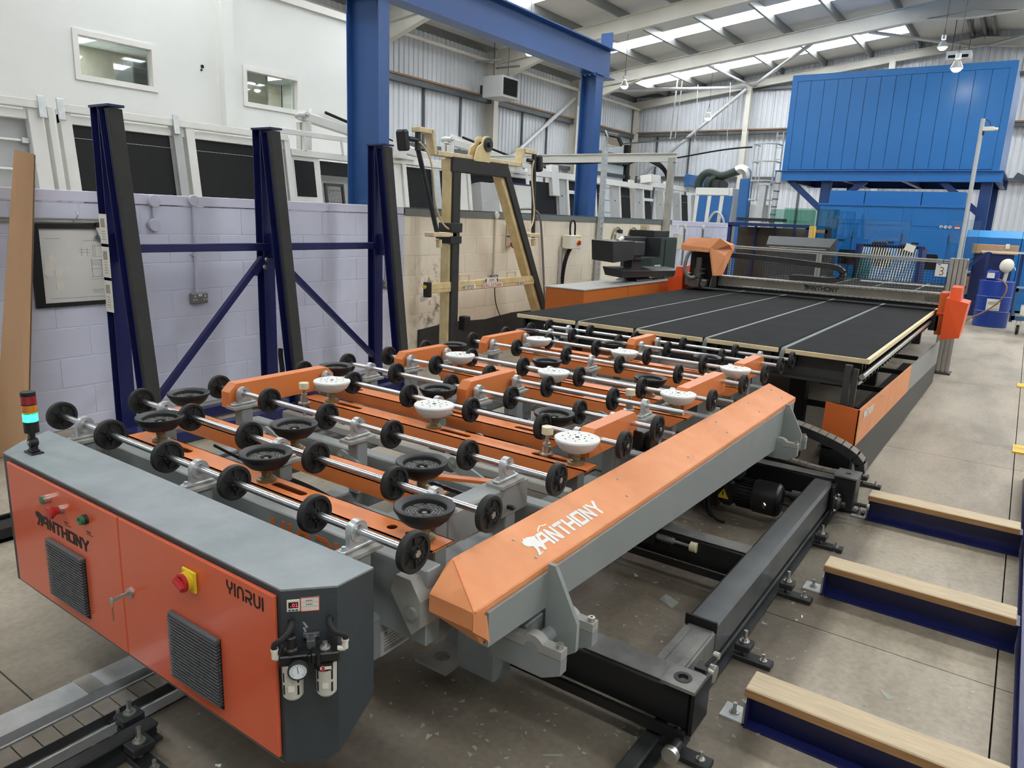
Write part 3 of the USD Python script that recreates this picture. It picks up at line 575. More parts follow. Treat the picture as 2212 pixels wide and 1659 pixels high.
for y in (1.72, 2.35, 2.42, 2.95, 3.45, 3.5, 3.98, 4.02, 4.42, 4.46):
    for u in ((.05,) if y in (2.42, 3.5, 4.02, 4.46) else (.13,) if y != 1.72 else (.05, .14)):
        obj('cover_screw', lathe([(0, 0), (.0055, 0), (.0045, .0035), (0, .004)], 12, onc(u, y), nrm), 'zinc', tb)
zb = lambda y: .57-.13*(y-1.43)/2.95
ch_ = obj('channel', J(prism([(1.42, zb(1.42)), (4.50, zb(4.5)), (4.50, .672), (1.42, .672)], 'x', 4.672, 4.681), bar((4.642, 1.42, zb(1.42)+.004), (4.642, 4.5, zb(4.5)+.004), .07, .008)), 'machine_grey', tb)
obj('inner_tube', B(4.51, 4.64, 1.5, 4.5, .52, .62, .005), 'machine_grey', tb)
for k in range(6): obj('underside_bolt', bolt((4.655, 2.13+.1*k, zb(2.13+.1*k)), (0, 0, -1), .009, .02), 'zinc', ch_)
for y in (1.72, 4.30):
    rib = obj('stiffener', prism([(4.681, .70), (4.705, .70), (4.79, .54), (4.79, .45), (4.75, .42), (4.681, .42)], 'y', y-.008, y+.008), 'machine_grey', tb)
    for s in (-1, 1):
        hb = obj('hinge_bearing', prism(Polygon([(4.55, .40), (4.74, .40), (4.80, .43), (4.80, .475), (4.55, .475)]), 'y', y-.11 if s < 0 else y+.075, y-.075 if s < 0 else y+.11), 'machine_grey', tb)
        obj('bearing_keep', prism(unary_union([sbox(4.60, .477, 4.80, .505), Point(4.70, .478).buffer(.045).intersection(sbox(4.5, .477, 5, 1))]), 'y', y-.11 if s < 0 else y+.075, y-.075 if s < 0 else y+.11), 'dusty_grey', hb)
        obj('cap_screw', lathe([(0, 0), (.011, 0), (.011, .014), (.005, .014), (.005, .007), (0, .007)], 16, (4.785, y+s*.092, .505)), 'zinc', hb)
    obj('hinge_pin', cyl((4.70, y-.1105, .478), (4.70, y+.1105, .478), .024, 20), 'machine_grey', tb)
    obj('hinge_lug', B(4.50, 4.64, y-.05, y+.05, .40, .50, .004), 'machine_grey', tb)

# ------------------------------------------------------------------ control cabinet
FY = .987
cb = thing('control_cabinet', 'dark grey control cabinet with two glossy orange doors at the end of the loading table', 'control cabinet', (3.6, 1.1, 0))
plan = [(2.88, FY), (4.388, FY), (4.473, 1.083), (4.473, 1.203), (2.72, 1.203), (2.79, 1.083)]
side = [(FY, .82), (1.203, .82), (1.203, .458), (1.06, .345), (FY, .345)]
body = tri(man(prism(plan, 'z', .3, .818)) ^ man(prism(side, 'x', 2.6, 4.6)))
obj('cabinet_body', body, 'cabinet_grey', cb, smooth=False)
obj('top_plate', J(prism(Polygon(plan), 'z', .818, .823)), 'cabinet_dusty', cb, smooth=False)
obj('bottom_tray', B(2.98, 4.36, 1.0, 1.07, .325, .345), 'panel_grey', cb)
obj('floor_louvre', J([bar((4.24, 1.09+.012*k, .348+.01*k), (4.4, 1.09+.012*k, .348+.01*k), .004, .01) for k in range(5)]), 'vent_grey', cb)
FD = FY-.012
for x0, x1 in ((2.93, 3.664), (3.668, 4.375)):
    d = obj('door', B(x0, x1, FD, FY-.001, .362, .806, .003), 'door_orange', cb)
    a, b = (3.205, 3.445) if x0 < 3 else (3.925, 4.152)
    pr = [(0, .605), (-.012, .60)]; z = .60
    sl_ = []
    for k in range(20):
        zz = .595-.0095*k; sl_.append(prism([(FD-.002, zz+.002), (FD-.015, zz-.001), (FD-.015, zz-.0045), (FD-.002, zz-.0015)], 'x', a, b))
    v_ = obj('vent', J(B(a, b, FD-.014, FD, .595, .608, .003)), 'vent_grey', d); obj('vent_backing', B(a, b, FD-.003, FD, .398, .605), 'black_matt', d)
    for q in sl_: obj('vent_slat', q, 'vent_grey', d)
an = anthony(.04); wa = an.bounds[2]-an.bounds[0]
obj('lettering', place(flat(affinity.scale(an, .36/wa, 1.0, origin=(0, 0)), .0008), (3.125, FD-.0003, .635), (1, 0, 0), (0, 0, 1)), 'print_black', cb, label='black big-cat emblem and letters ANTHONY')
yr = yinrui(.036); wy = yr.bounds[2]-yr.bounds[0]
obj('lettering', place(flat(affinity.scale(yr, .146/wy, 1.0, origin=(0, 0)), .0008), (4.19, FD-.0003, .752), (1, 0, 0), (0, 0, 1)), 'print_black', cb, label='black letters YINRUI')
d = (0, -1, 0)
b = obj('push_button', lathe([(0, 0), (.015, 0), (.015, .022), (0, .022)], 20, (3.235, FD, .75), d), 'zinc', cb); obj('button_cap', lathe([(0, .022), (.013, .022), (.013, .024), (0, .0245)], 20, (3.235, FD, .75), d), 'green_plastic', b)
b = obj('emergency_stop', lathe([(0, 0), (.014, 0), (.014, .012), (0, .012)], 20, (3.325, FD, .738), d), 'zinc', cb, label='red mushroom emergency stop'); obj('mushroom_head', lathe([(0, .012), (.012, .012), (.013, .022), (.02, .032), (.02, .04), (.017, .043), (0, .044)], 24, (3.325, FD, .738), d), 'red_plastic', b)
b = obj('push_button', lathe([(0, 0), (.016, 0), (.016, .01), (0, .01)], 20, (3.478, FD, .748), d), 'dark_steel', cb); obj('button_cap', lathe([(0, .01), (.0135, .01), (.0135, .022), (.009, .022), (.008, .018), (0, .018)], 20, (3.478, FD, .748), d), 'green_plastic', b)
obj('button_caption', J([B(x-.012, x+.012, FD-.0008, FD, z, z+.003) for x, z in ((3.24, .71), (3.34, .695), (3.485, .705))], [B(x-.02, x+.02, FD-.0008, FD, z, z+.0015) for x, z in ((3.245, .703), (3.35, .688), (3.49, .698))]), 'print_black', cb)
m_ = obj('main_switch', J(B(4.0, 4.062, FD-.008, FD, .702, .764, .004), lathe([(0, .008), (.027, .008), (.027, .022), (0, .022)], 28, (4.031, FD, .733), d)), 'yellow_plastic', cb, label='yellow and red main isolator switch')
obj('switch_knob', J(lathe([(.019, .022), (.0255, .022), (.0255, .03), (.019, .03), (.019, .022)], 28, (4.031, FD, .733), d), lathe([(0, .022), (.019, .022), (.019, .024), (0, .024)], 20, (4.031, FD, .733), d), xf(B(-.022, .022, -.02, 0, -.008, .008, .003), (4.031, FD-.022, .733), ry=.45)), 'red_plastic', m_)
k_ = obj('door_lock', lathe([(0, 0), (.016, 0), (.016, .005), (.012, .007), (0, .008)], 20, (3.71, FD, .583), d), 'zinc', cb, label='chrome cam lock with its keys')
obj('lock_key', J(bar((3.71, FD-.008, .583), (3.70, FD-.05, .575), .002, .012), cyl((3.698, FD-.05, .574), (3.698, FD-.052, .574), .011, 12), xf(tube([(math.cos(a)*.01, 0, math.sin(a)*.01) for a in np.linspace(0, 6.28, 14)], .0008, 5), (3.698, FD-.05, .562)), bar((3.698, FD-.05, .555), (3.697, FD-.049, .51), .002, .007)), 'zinc', k_)
# angled corner: pressure display, label
ux = np.array([.085, .096, 0]); ux /= np.linalg.norm(ux); nx = np.array([ux[1], -ux[0], 0]); c0 = np.array([4.388, FY, 0])
def cp(u, z, h=0): return c0+ux*u+nx*h+np.array([0, 0, z])
def cbox(u0, u1, z0, z1, h0, h1, c=.0): return place(xf(B(0, u1-u0, 0, z1-z0, h0, h1, c)), cp(u0, z0), ux, (0, 0, 1))
p = obj('pressure_display', cbox(.012, .042, .765, .796, 0, .004, .001), 'white_plastic', cb, label='small white digital pressure display'); obj('screen', cbox(.016, .038, .775, .79, .004, .0045), 'print_black', p)
seg = J(place(text('01', .008, .0004), cp(.0235, .7785, .0045), ux, (0, 0, 1)), cbox(.0205, .0218, .7785, .7798, .0045, .0049)); obj('digits', seg, 'led_red', p, label='red digits .01')
obj('key_pads', J([cbox(.0155+.008*k, .0215+.008*k, .7675, .7715, .004, .005) for k in range(3)]), 'filing_grey', p)
s_ = obj('setting_label', place(flat(sbox(0, 0, .041, .034).buffer(.002), .0005), cp(.0445, .763), ux, (0, 0, 1)), 'sticker', cb, label='cream setting label with red border')
obj('label_border', place(flat(sbox(0, 0, .041, .034).buffer(.002).difference(sbox(0.001, .001, .040, .033).buffer(.001)), .0003), cp(.0445, .763, .0005), ux, (0, 0, 1)), 'print_red', s_)
obj('label_rules', J([cbox(.046, .084, z, z+.0004, .0005, .0008) for z in (.774, .785)], [cbox(.056+k*.004, .0585+k*.004, z, z+.003, .0005, .0008) for z in (.778, .788) for k in range(4)]), 'filing_grey', s_)
obj('hose_hole', J([place(flat(Point(0, 0).buffer(.008), .0006), cp(u, z), ux, (0, 0, 1)) for u, z in ((.021, .737), (.111, .736))]), 'black_matt', cb)
obj('torn_tape', J(place(flat(Polygon([(0, 0), (.006, -.002), (.014, -.016), (.009, -.018)]), .0006), cp(.046, .735), ux, (0, 0, 1)), place(flat(Polygon([(0, 0), (.005, -.001), (.009, -.014), (.004, -.013)]), .0006), cp(.047, .72), ux, (0, 0, 1))), 'panel_grey', cb)
# air preparation unit
fr = thing('air_filter_regulator', 'compressed air filter regulator with gauge and two grey bowls on the cabinet corner', 'air regulator', tuple(cp(.065, .55)))
obj('mounting_bracket', J(cbox(.047, .085, .695, .707, 0, .008, .001), cbox(.056, .076, .67, .70, .0, .03, .001)), 'vent_grey', fr)
obj('bracket_screw', J([lathe([(0, 0), (.0045, 0), (.0045, .005), (0, .005)], 10, cp(u, .701, .008), nx) for u in (.057, .075)]), 'zinc', fr)
obj('valve_block', J(cbox(-.006, .06, .657, .683, .02, .06, .003), cbox(.066, .132, .657, .683, .02, .06, .003), cbox(.05, .08, .663, .678, .025, .055, .002)), 'black_paint', fr)
for u, t in ((.024, 0), (.101, 1)):
    c_ = cp(u, .565, .042); bw = obj('filter_bowl', lathe([(0, 0), (.017, 0), (.0235, .008), (.0245, .07), (.0245, .092), (0, .092)], 28, c_), 'bowl_grey', fr)
    obj('bowl_window', J([place(xf(B(-.0022, .0022, 0, .024, 0, .0012)), c_+np.array([0, 0, zz])+(math.sin(a)*ux+math.cos(a)*nx)*.0239, math.cos(a)*ux-math.sin(a)*nx, (0, 0, 1)) for a in (-.95, .55) for zz in (.018, .05)]), 'black_matt', bw)
    obj('bowl_catch', place(xf(B(-.004, .004, 0, .014, 0, .003, .001)), c_+np.array([0, 0, .076])-.28*ux*.0245+nx*.0235, ux, (0, 0, 1)), 'red_plastic', bw)
    obj('bowl_label', place(xf(B(-.007, .007, 0, .016, 0, .0006)), c_+np.array([0, 0, .028])+nx*.0238-ux*.003, ux, (0, 0, 1)), 'sticker', bw)
obj('bowl_collar', lathe([(0, 0), (.0258, 0), (.0258, .018), (0, .018)], 24, cp(.099, .64, .042)), 'black_paint', fr); obj('collar_label', place(xf(B(-.012, .014, 0, .008, 0, .0006)), cp(.099, .645, .042)+nx*.0255, ux, (0, 0, 1)), 'sticker', fr)
obj('regulator_knob', lathe([(.0, 0), (.0165, 0), (.0165, .01), (.0125, .014), (.0125, .04), (.010, .043), (0, .043)], 20, cp(.022, .683, .042)), 'black_paint', fr)
obj('drip_dome', lathe([(0, 0), (.012, 0), (.013, .005), (.011, .009), (.005, .01), (.006, .02), (0, .022)], 18, cp(.099, .683, .042)), 'zinc', fr); obj('sight_tube', cyl(cp(.083, .66, .066), cp(.083, .69, .066), .006, 12), 'black_paint', fr)
g_ = obj('pressure_gauge', lathe([(0, 0), (.022, 0), (.0235, .003), (.0235, .014), (.02, .016), (.02, .013), (0, .013)], 28, cp(.038, .655, .066), nx), 'dark_steel', fr); obj('gauge_dial', lathe([(0, .0132), (.0198, .0132), (.0198, .0138), (0, .0138)], 28, cp(.038, .655, .066), nx), 'gauge_face', g_)
tk = [place(xf(B(-.0004, .0004, .013, .0165, 0, .0003), rz=a), cp(.038, .655, .0799), ux, (0, 0, 1)) for a in np.linspace(-2.3, 2.3, 13)]
obj('gauge_needle', J(place(xf(B(-.0005, .0005, -.006, .013, 0, .0005), rz=.15), cp(.038, .655, .0801), ux, (0, 0, 1)), tk), 'print_black', g_)
for u, s in ((.021, -1), (.111, 1)):
    e = cp(.021-.036 if s < 0 else .111+.034, .695 if s < 0 else .705, .045); P = spline([cp(u, .737, -.002), cp(u, .738, .03), e*.5+cp(u, .735, .045)*.5+np.array([0, 0, .005]), e+np.array([0, 0, .012]), e], 6)
    h_ = obj('air_hose', tube(P, .0072, 10), 'rubber', fr); q = e+np.array([0, 0, -.022])
    obj('elbow_fitting', J(cyl(e+np.array([0, 0, .001]), q, .0075, 14), cyl(q, q-s*ux*.018, .0065, 12), lathe([(0, -.003), (.009, -.003), (.009, .003), (0, .003)], 14, e)), 'white_plastic', fr)
# signal tower
tx, ty = 2.955, 1.055
st_ = thing('signal_tower', 'red, amber and green signal tower with the green tier lit on the cabinet', 'signal light', (tx, ty, .823))
obj('base_bracket', J(B(tx-.032, tx+.032, ty-.02, ty+.02, .823, .829, .002), B(tx-.018, tx+.018, ty-.014, ty+.014, .829, .836, .002), hull([(tx-.012, ty-.01, .836), (tx+.012, ty-.01, .836), (tx-.012, ty+.01, .836), (tx+.012, ty+.01, .836), (tx-.012, ty-.01, .86), (tx+.012, ty+.01, .86)]), cyl((tx, ty-.013, .862), (tx, ty+.013, .862), .015, 18), cyl((tx, ty, .862), (tx, ty, .90), .009, 14)), 'black_paint', st_)
obj('pivot_screw', bolt((tx-.004, ty-.013, .862), (0, -1, 0), .004, .004), 'zinc', st_)
R_ = .0232
def tier(nm, z0, z1, mt, lab): return obj(nm, lathe([(0, z0), (R_-.001, z0), (R_, z0+.001), (R_, z1-.001), (R_-.001, z1), (0, z1)], 32, (tx, ty, 0)), mt, st_, label=lab)
tier('lower_body', .898, .938, 'black_paint', None); tier('green_tier', .9385, .968, 'green_lamp', 'lit green tier'); tier('amber_tier', .969, .998, 'amber_lens', 'amber tier'); tier('red_tier', 1.0, 1.03, 'red_lens', 'red tier'); tier('tower_cap', 1.031, 1.043, 'black_paint', None)
obj('tier_ring', J([lathe([(R_, z-.001), (R_+.0006, z-.001), (R_+.0006, z+.001), (R_, z+.001)], 32, (tx, ty, 0)) for z in (.968, .999, 1.0305)]), 'black_paint', st_)
# ------------------------------------------------------------------ travelling chassis, rails and floor fixings
def rail(x, y0, y1, name, label):
    t = thing(name, label, 'floor rail', (x, (y0+y1)/2, 0))
    obj('rail_bar', J(B(x-.045, x+.045, y0, y1, .012, .02), B(x-.01, x+.01, y0, y1, .02, .05), B(x-.028, x+.028, y0, y1, .05, .068, .006)), 'dark_steel', t); return t
r1 = rail(4.94, .9, 5.4, 'travel_rail', 'dark steel floor rail under the black side tube'); r2 = rail(3.62, .3, 1.06, 'travel_rail', 'dark steel floor rail beside the cable chain under the cabinet')
def clamp(t, x, y, s, st=1):
    c = obj('rail_clamp', J(B(x-.02, x+.145*s+.0, y-.028, y+.028, 0, .022, .003), B(x, x+.06*s, y-.035, y+.035, .045, .075, .004)), 'dark_steel', t, kind=None)
    obj('clamp_bolt', J(bolt((x+.03*s, y, .075), (0, 0, 1), .013, .014), cyl((x+.03*s, y, .02), (x+.03*s, y, .125), .008, 10), bolt((x+.11*s, y, .022), (0, 0, 1), .010, .01), cyl((x+.11*s, y, .02), (x+.11*s, y, .05), .006, 10)), 'zinc', c)
for y in (2.04, 2.72, 3.36, 4.05, 4.7, 5.28): clamp(r1, 4.985, y, 1)
clamp(r2, 3.575, 1.02, -1); clamp(r2, 3.665, .97, 1)
chs = thing('travelling_chassis', 'black steel travelling chassis with side tube and cross beams under the side beam', 'machine chassis', (4.7, 3.3, .07))
mat('chassis_top', (96, 97, 97), .45, .3, var=.2, scale=5, tint=(140, 138, 132)); mat('chassis_black', (26, 26, 27), .4, var=.15, scale=8)
mat('tube_worn', (90, 92, 93), .38, .4, var=.22, scale=4)
o = obj('side_tube', B(4.855, 4.97, 2.47, 4.46, .095, .25, .014), 'tube_worn', chs)
obj('tube_sleeve', J(B(4.862, 4.972, 2.17, 2.465, .10, .228, .008), B(4.868, 4.895, 2.16, 2.42, .228, .236), B(4.944, 4.968, 2.16, 2.42, .228, .236)), 'chassis_top', chs)
obj('sleeve_end', B(4.85, 4.975, 2.462, 2.472, .215, .262, .003), 'chassis_black', chs)
def cross(y0, y1, x0, x1, z1, nm='cross_beam'):
    b = obj(nm, J(B(x0, x1, y0, y1, .10, z1-.004, .012), B(x0, x1, y0-.035, y0, .085, .10), B(x0, x1, y0-.04, y0-.032, .085, .118)), 'chassis_black', chs)
    obj('beam_top', B(x0, x1, y0+.004, y1-.004, z1-.004, z1, .001), 'chassis_top', b); return b
cross(2.03, 2.15, 4.3, 5.05, .25); cross(3.17, 3.27, 4.2, 4.86, .24); cross(4.5, 4.60, 4.2, 4.97, .25)
obj('end_plate', J(B(5.05, 5.062, 2.02, 2.16, .10, .25)), 'chassis_black', chs)
obj('pad_plate', prism(sbox(4.945, 2.015, 5.06, 2.125).difference(Point(5.0, 2.07).buffer(.017)), 'z', .25, .262), 'chassis_top', chs); obj('pad_bore', J(lathe([(.017, .262), (.03, .262), (.03, .264), (.017, .264)], 24, (5.0, 2.07, 0)), lathe([(.0, .24), (.017, .24), (.0175, .262), (.0165, .262), (.0165, .242), (0, .242)], 20, (5.0, 2.07, 0))), 'dark_steel', chs)
obj('end_box', B(4.97, 5.09, 4.45, 4.61, .10, .285, .006), 'chassis_black', chs)
obj('end_box_lid', prism(sbox(4.966, 4.445, 5.094, 4.615).difference(Point(5.03, 4.53).buffer(.016)), 'z', .285, .295), 'chassis_top', chs)
obj('end_flange', J(B(4.985, 4.995, 4.34, 4.48, .08, .25), B(4.96, 4.985, 4.40, 4.46, .1, .24)), 'chassis_black', chs)
hb_ = obj('wheel_housing', J(B(4.995, 5.01, 4.33, 4.42, .11, .20, .004), lathe([(0, 0), (.038, 0), (.04, .01), (.03, .025), (0, .03)], 24, (5.01, 4.375, .155), (1, 0, 0)), lathe([(0, .03), (.017, .03), (.017, .05), (0, .05)], 18, (5.01, 4.375, .15), (1, 0, 0))), 'dark_steel', chs)
obj('flange_bolt', J([bolt((5.01, 4.375+a*.036, .155+b*.036), (1, 0, 0), .007, .012) for a in (-1, 1) for b in (-1, 1)]), 'zinc', hb_)
ax_ = obj('guide_axle', cyl((5.035, 2.05, .085), (5.035, 1.93, .085), .017, 18), 'dark_steel', chs); obj('guide_roller', lathe([(0, 0), (.026, 0), (.028, .003), (.028, .02), (.026, .023), (0, .023)], 24, (5.035, 1.935, .085), (0, -1, 0)), 'zinc', ax_)
ax_ = obj('guide_axle', cyl((5.09, 4.53, .12), (5.16, 4.53, .12), .012, 14), 'dark_steel', chs); obj('guide_roller', lathe([(0, 0), (.018, 0), (.018, .014), (0, .014)], 20, (5.155, 4.53, .12), (1, 0, 0)), 'zinc', ax_)
obj('limit_bracket', J(B(5.0, 5.04, 2.17, 2.22, .235, .25, .002), bar((5.03, 2.2, .25), (5.05, 2.235, .275), .012, .006)), 'dark_steel', chs)
obj('limit_roller', J(cyl((5.03, 2.215, .22), (5.06, 2.215, .22), .03, 18), cyl((5.04, 2.24, .275), (5.06, 2.24, .275), .012, 14)), 'zinc', chs)
bf = obj('buffer_block', B(4.33, 4.43, 3.13, 3.2, .16, .25, .004), 'chassis_black', chs)
obj('buffer_stud', J(cyl((4.43, 3.16, .20), (4.52, 3.16, .20), .016, 14), [lathe([(0, -.005), (.02, -.005), (.02, .005), (0, .005)], 6, (4.44+.016*k, 3.16, .20), (1, 0, 0)) for k in range(5)], cyl((4.52, 3.16, .20), (4.60, 3.16, .20), .008, 12)), 'zinc', bf); obj('buffer_tip', cyl((4.60, 3.16, .20), (4.632, 3.16, .20), .024, 24), 'cream_nylon', bf, label='cream nylon buffer tip')
gm = thing('drive_gearmotor', 'black drive gearmotor with a yellow triangle warning sign under the side beam', 'motor', (4.55, 4.15, .05))
obj('gearbox', J(B(4.28, 4.42, 4.08, 4.28, .06, .26, .012), cyl((4.35, 4.07, .16), (4.35, 4.05, .16), .05, 20)), 'chassis_black', gm)
obj('motor_body', J(B(4.42, 4.50, 4.09, 4.26, .075, .24, .02), lathe([(0, 0), (.078, 0), (.078, .16), (0, .16)], 24, (4.48, 4.175, .155), (1, 0, 0)), [xf(B(.03, .12, -.002, .002, .07, .09), (4.48, 4.175, .155), rx=k*math.pi/14) for k in range(28)]), 'chassis_black', gm, smooth=25)
fc_ = obj('fan_cover', lathe([(0, 0), (.092, 0), (.098, .01), (.098, .135), (.085, .15), (0, .15)], 28, (4.60, 4.175, .155), (1, 0, 0)), 'chassis_black', gm); obj('fan_grille', J([lathe([(r, .15), (r+.004, .15), (r+.004, .153), (r, .153)], 20, (4.60, 4.175, .155), (1, 0, 0)) for r in (.02, .035, .05, .065)]), 'dark_steel', fc_)
obj('cover_lever', bar((4.68, 4.078, .13), (4.69, 4.068, .155), .01, .02), 'zinc', fc_)
obj('terminal_box', B(4.40, 4.52, 4.12, 4.24, .24, .285, .006), 'dark_steel', gm)
wt = obj('warning_triangle', prism([(4.405, .12), (4.475, .12), (4.44, .18)], 'y', 4.086, 4.0895), 'yellow_plastic', gm, label='yellow high-voltage triangle'); obj('bolt_symbol', prism([(4.438, .165), (4.446, .165), (4.441, .15), (4.447, .15), (4.436, .13), (4.439, .145), (4.434, .145)], 'y', 4.0845, 4.0862), 'print_black', wt)
obj('drive_shaft', J(cyl((4.74, 4.30, .16), (4.92, 4.30, .16), .02, 16), cyl((4.78, 4.30, .16), (4.86, 4.30, .16), .034, 20), B(4.865, 4.88, 4.27, 4.33, .12, .2, .004)), 'dark_steel', gm)
for P in ([(4.42, 4.08, .20), (4.38, 4.03, .14), (4.40, 4.0, .06), (4.5, 3.98, .02)], [(4.44, 4.12, .27), (4.40, 4.05, .22), (4.36, 4.02, .10), (4.42, 3.99, .03)], [(4.46, 4.2, .285), (4.38, 4.3, .33), (4.30, 4.3, .30)]): obj('power_cable', tube(spline(P), .009, 8), 'black_matt', gm)
# energy chains
mat('chain_plastic', (38, 38, 38), .5, var=.2, scale=20); mat('chain_dusty', (118, 111, 100), .7, var=.15, scale=14)
def energy_chain(nm, label, P, w, h, side, dusty, n):
    t = thing(nm, label, 'cable chain', tuple(np.mean(P, axis=0)*[1, 1, 0]+[0, 0, min(p[2] for p in P)-h/2]))
    Q = spline(P, 40); s = np.r_[0, np.cumsum(np.linalg.norm(np.diff(Q, axis=0), axis=1))]; K = np.array([[np.interp(v, s, Q[:, k]) for k in range(3)] for v in np.linspace(0, s[-1], n+1)])
    for k in range(n):
        a, b = K[k], K[k+1]; d = (b-a)/np.linalg.norm(b-a); u = np.cross(d, side); u /= np.linalg.norm(u); sd = np.cross(u, d)
        l = obj('chain_link', J(bar(a+d*.002-sd*(w/2-.005), b+d*.006-sd*(w/2-.005), .008, h, u, .002), bar(a+d*.002+sd*(w/2-.005), b+d*.006+sd*(w/2-.005), .008, h, u, .002)), 'chain_plastic', t, smooth=False)
        obj('link_lid', J(bar(a+d*.0015+u*(h/2-.002), b-d*.0015+u*(h/2-.002), w*.96, .005, u, .001), bar(a+d*.0015-u*(h/2-.002), b-d*.0015-u*(h/2-.002), w*.96, .005, u, .001)), dusty, l, smooth=False)
    return t
energy_chain('cable_chain', 'black cable chain looping over at the far end of the travelling chassis', [(4.25, 4.74, .53), (4.62, 4.74, .475), (4.86, 4.74, .42), (5.0, 4.74, .365), (5.065, 4.74, .30), (5.055, 4.74, .235), (4.98, 4.74, .205), (4.8, 4.74, .20), (4.3, 4.74, .20)], .105, .055, (0, 1, 0), 'chain_dusty', 34)
ct = thing('cable_trough', 'galvanised floor trough holding a cable chain under the near cabinet', 'cable trough', (3.42, .8, 0))
obj('trough_wall', B(3.355, 3.362, .2, 2.0, 0, .045), 'galvanised', ct); obj('trough_wall', B(3.505, 3.512, .2, 2.0, 0, .04), 'galvanised', ct); obj('trough_base', B(3.355, 3.512, .2, 2.0, 0, .004), 'galvanised', ct)
energy_chain('cable_chain', 'dusty black cable chain lying in the galvanised trough', [(3.412, .2, .026), (3.412, .8, .026), (3.412, 1.4, .026), (3.412, 2.0, .026)], .085, .036, (1, 0, 0), 'chain_dusty', 30)
tk_ = thing('steel_trunking', 'bright galvanised trunking lying on the floor left of the cable chain', 'trunking', (3.26, .7, 0)); obj('trunking_body', B(3.20, 3.31, .1, 2.0, 0, .05, .002), 'galvanised', tk_); obj('joint_cover', B(3.198, 3.312, 1.0, 1.06, .05, .0515), 'zinc', tk_)
bl = thing('floor_channel', 'black steel channel on the floor left of the control cabinet', 'floor channel', (1.65, 1.2, 0)); obj('channel_body', J(B(1.52, 1.54, .2, 1.62, 0, .07), B(1.7, 1.72, .2, 1.62, 0, .07), B(1.52, 1.72, .2, 1.62, 0, .02)), 'black_paint', bl); obj('channel_lid', B(1.56, 1.68, .2, 1.62, .045, .055), 'dark_steel', bl)
# ------------------------------------------------------------------ timber-topped blue beams of the stillage base on the right
mat('rack_blue', (27, 33, 84), .35, var=.12, scale=6); mat('timber', (196, 178, 150), .75, var=.16, scale=7, stretch=(1, 9, 9), tint=(206, 186, 152)); mat('timber_edge', (158, 118, 74), .75, var=.25, scale=5, stretch=(1, 14, 14))
sb_ = thing('stillage_beam', 'dark blue long beam joining the right ends of the timber-topped beams', 'steel beam', (5.98, 3.2, 0)); obj('beam', ibeam((5.97, .6, .07), (5.97, 6.2, .07), .1, .14), 'rack_blue', sb_)
for k, (yw, lab) in enumerate(((2.285, 'nearest timber-topped dark blue floor beam with a bracket bolted at its end'), (3.45, 'middle timber-topped dark blue floor beam between two others'), (4.60, 'farthest timber-topped dark blue floor beam near the black end box'))):
    t = thing('stillage_crossbeam', lab, 'steel beam', (5.52, yw+.07, 0), 'timber-topped floor beams')
    obj('steel_beam', ibeam((5.155, yw+.075, .065), (5.915, yw+.075, .065), .105, .13, tf=.01, tw=.008), 'rack_blue', t); obj('end_plate', B(5.15, 5.158, yw+.02, yw+.13, 0, .132), 'rack_blue', t)
    w_ = obj('timber_top', B(5.145, 5.90, yw, yw+.125, .133, .168, .004), 'timber', t); obj('timber_face', B(5.146, 5.899, yw-.0015, yw, .136, .164), 'timber_edge', w_)
    f_ = obj('foot_bracket', J(B(5.06, 5.15, yw+.03, yw+.12, 0, .008), B(5.14, 5.15, yw+.03, yw+.12, 0, .09)), 'galvanised', t); obj('bracket_bolt', J(bolt((5.10, yw+.075, .008), (0, 0, 1), .012, .012), cyl((5.10, yw+.075, .008), (5.10, yw+.075, .045), .007, 10)), 'zinc', f_)
mat('safety_yellow', (232, 196, 40), .4, var=.08, scale=8)
for k, (x, y, lab) in enumerate(((5.975, 10.3, 'yellow guard post farther back at the right picture edge'), (5.99, 7.1, 'yellow guard post with a wide base plate nearer at the right edge'))):
    t = thing('guard_post', lab, 'bollard', (x, y, 0)); obj('post', B(x-.05, x+.05, y-.05, y+.05, .012, .95, .006), 'safety_yellow', t); obj('base_plate', B(x-.15, x+.15, y-.13, y+.13, 0, .012), 'safety_yellow', t)
# ------------------------------------------------------------------ broken glass
MT['shard_glass'] = usdkit.material(stage, '/World/Looks/shard_glass', {'p': ('principled_bsdf', {'base_color': lin((206, 220, 212)), 'roughness': .08, 'alpha': .22, 'specular_ior_level': .8})}, [], surface='p.BSDF')
rg = np.random.default_rng(11)
def shard(x, y, r, thin=1.0, z=.0012, t=.004):
    n = rg.integers(3, 5); a = np.sort(rg.uniform(0, 6.28, n)); q = np.c_[np.cos(a)*r, np.sin(a)*r*thin]; p = Polygon(q)
    if p.area < r*r*.12: p = Polygon([(0, 0), (r, .12*r), (.3*r, .4*r)])
    m = prism(p, 'z', 0, t); return xf(m, (x, y, z), rz=rg.uniform(0, 6.28), rx=rg.uniform(-.12, .12))
mm = []
for cx, cy, sx, sy, n in ((4.5, 2.9, .25, .18, 60), (4.35, 3.8, .3, .3, 120), (5.12, 3.95, .1, .4, 60), (4.2, 1.85, .25, .2, 45), (4.55, 1.75, .25, .18, 50), (4.85, 2.02, .09, .08, 40), (3.5, .95, .3, .12, 40), (5.5, 3.0, .35, .4, 40), (5.1, 2.5, .08, .4, 40), (5.4, 4.2, .3, .3, 25), (4.8, 5.3, .4, .3, 40)):
    for _ in range(n): mm.append(shard(rg.normal(cx, sx), rg.normal(cy, sy), rg.uniform(.003, .016), rg.uniform(.4, 1)))
obj('glass_debris', J(mm), 'shard_glass', None, 'scattered crumbs and splinters of broken glass on the concrete floor', 'broken glass', kind='stuff', smooth=False)
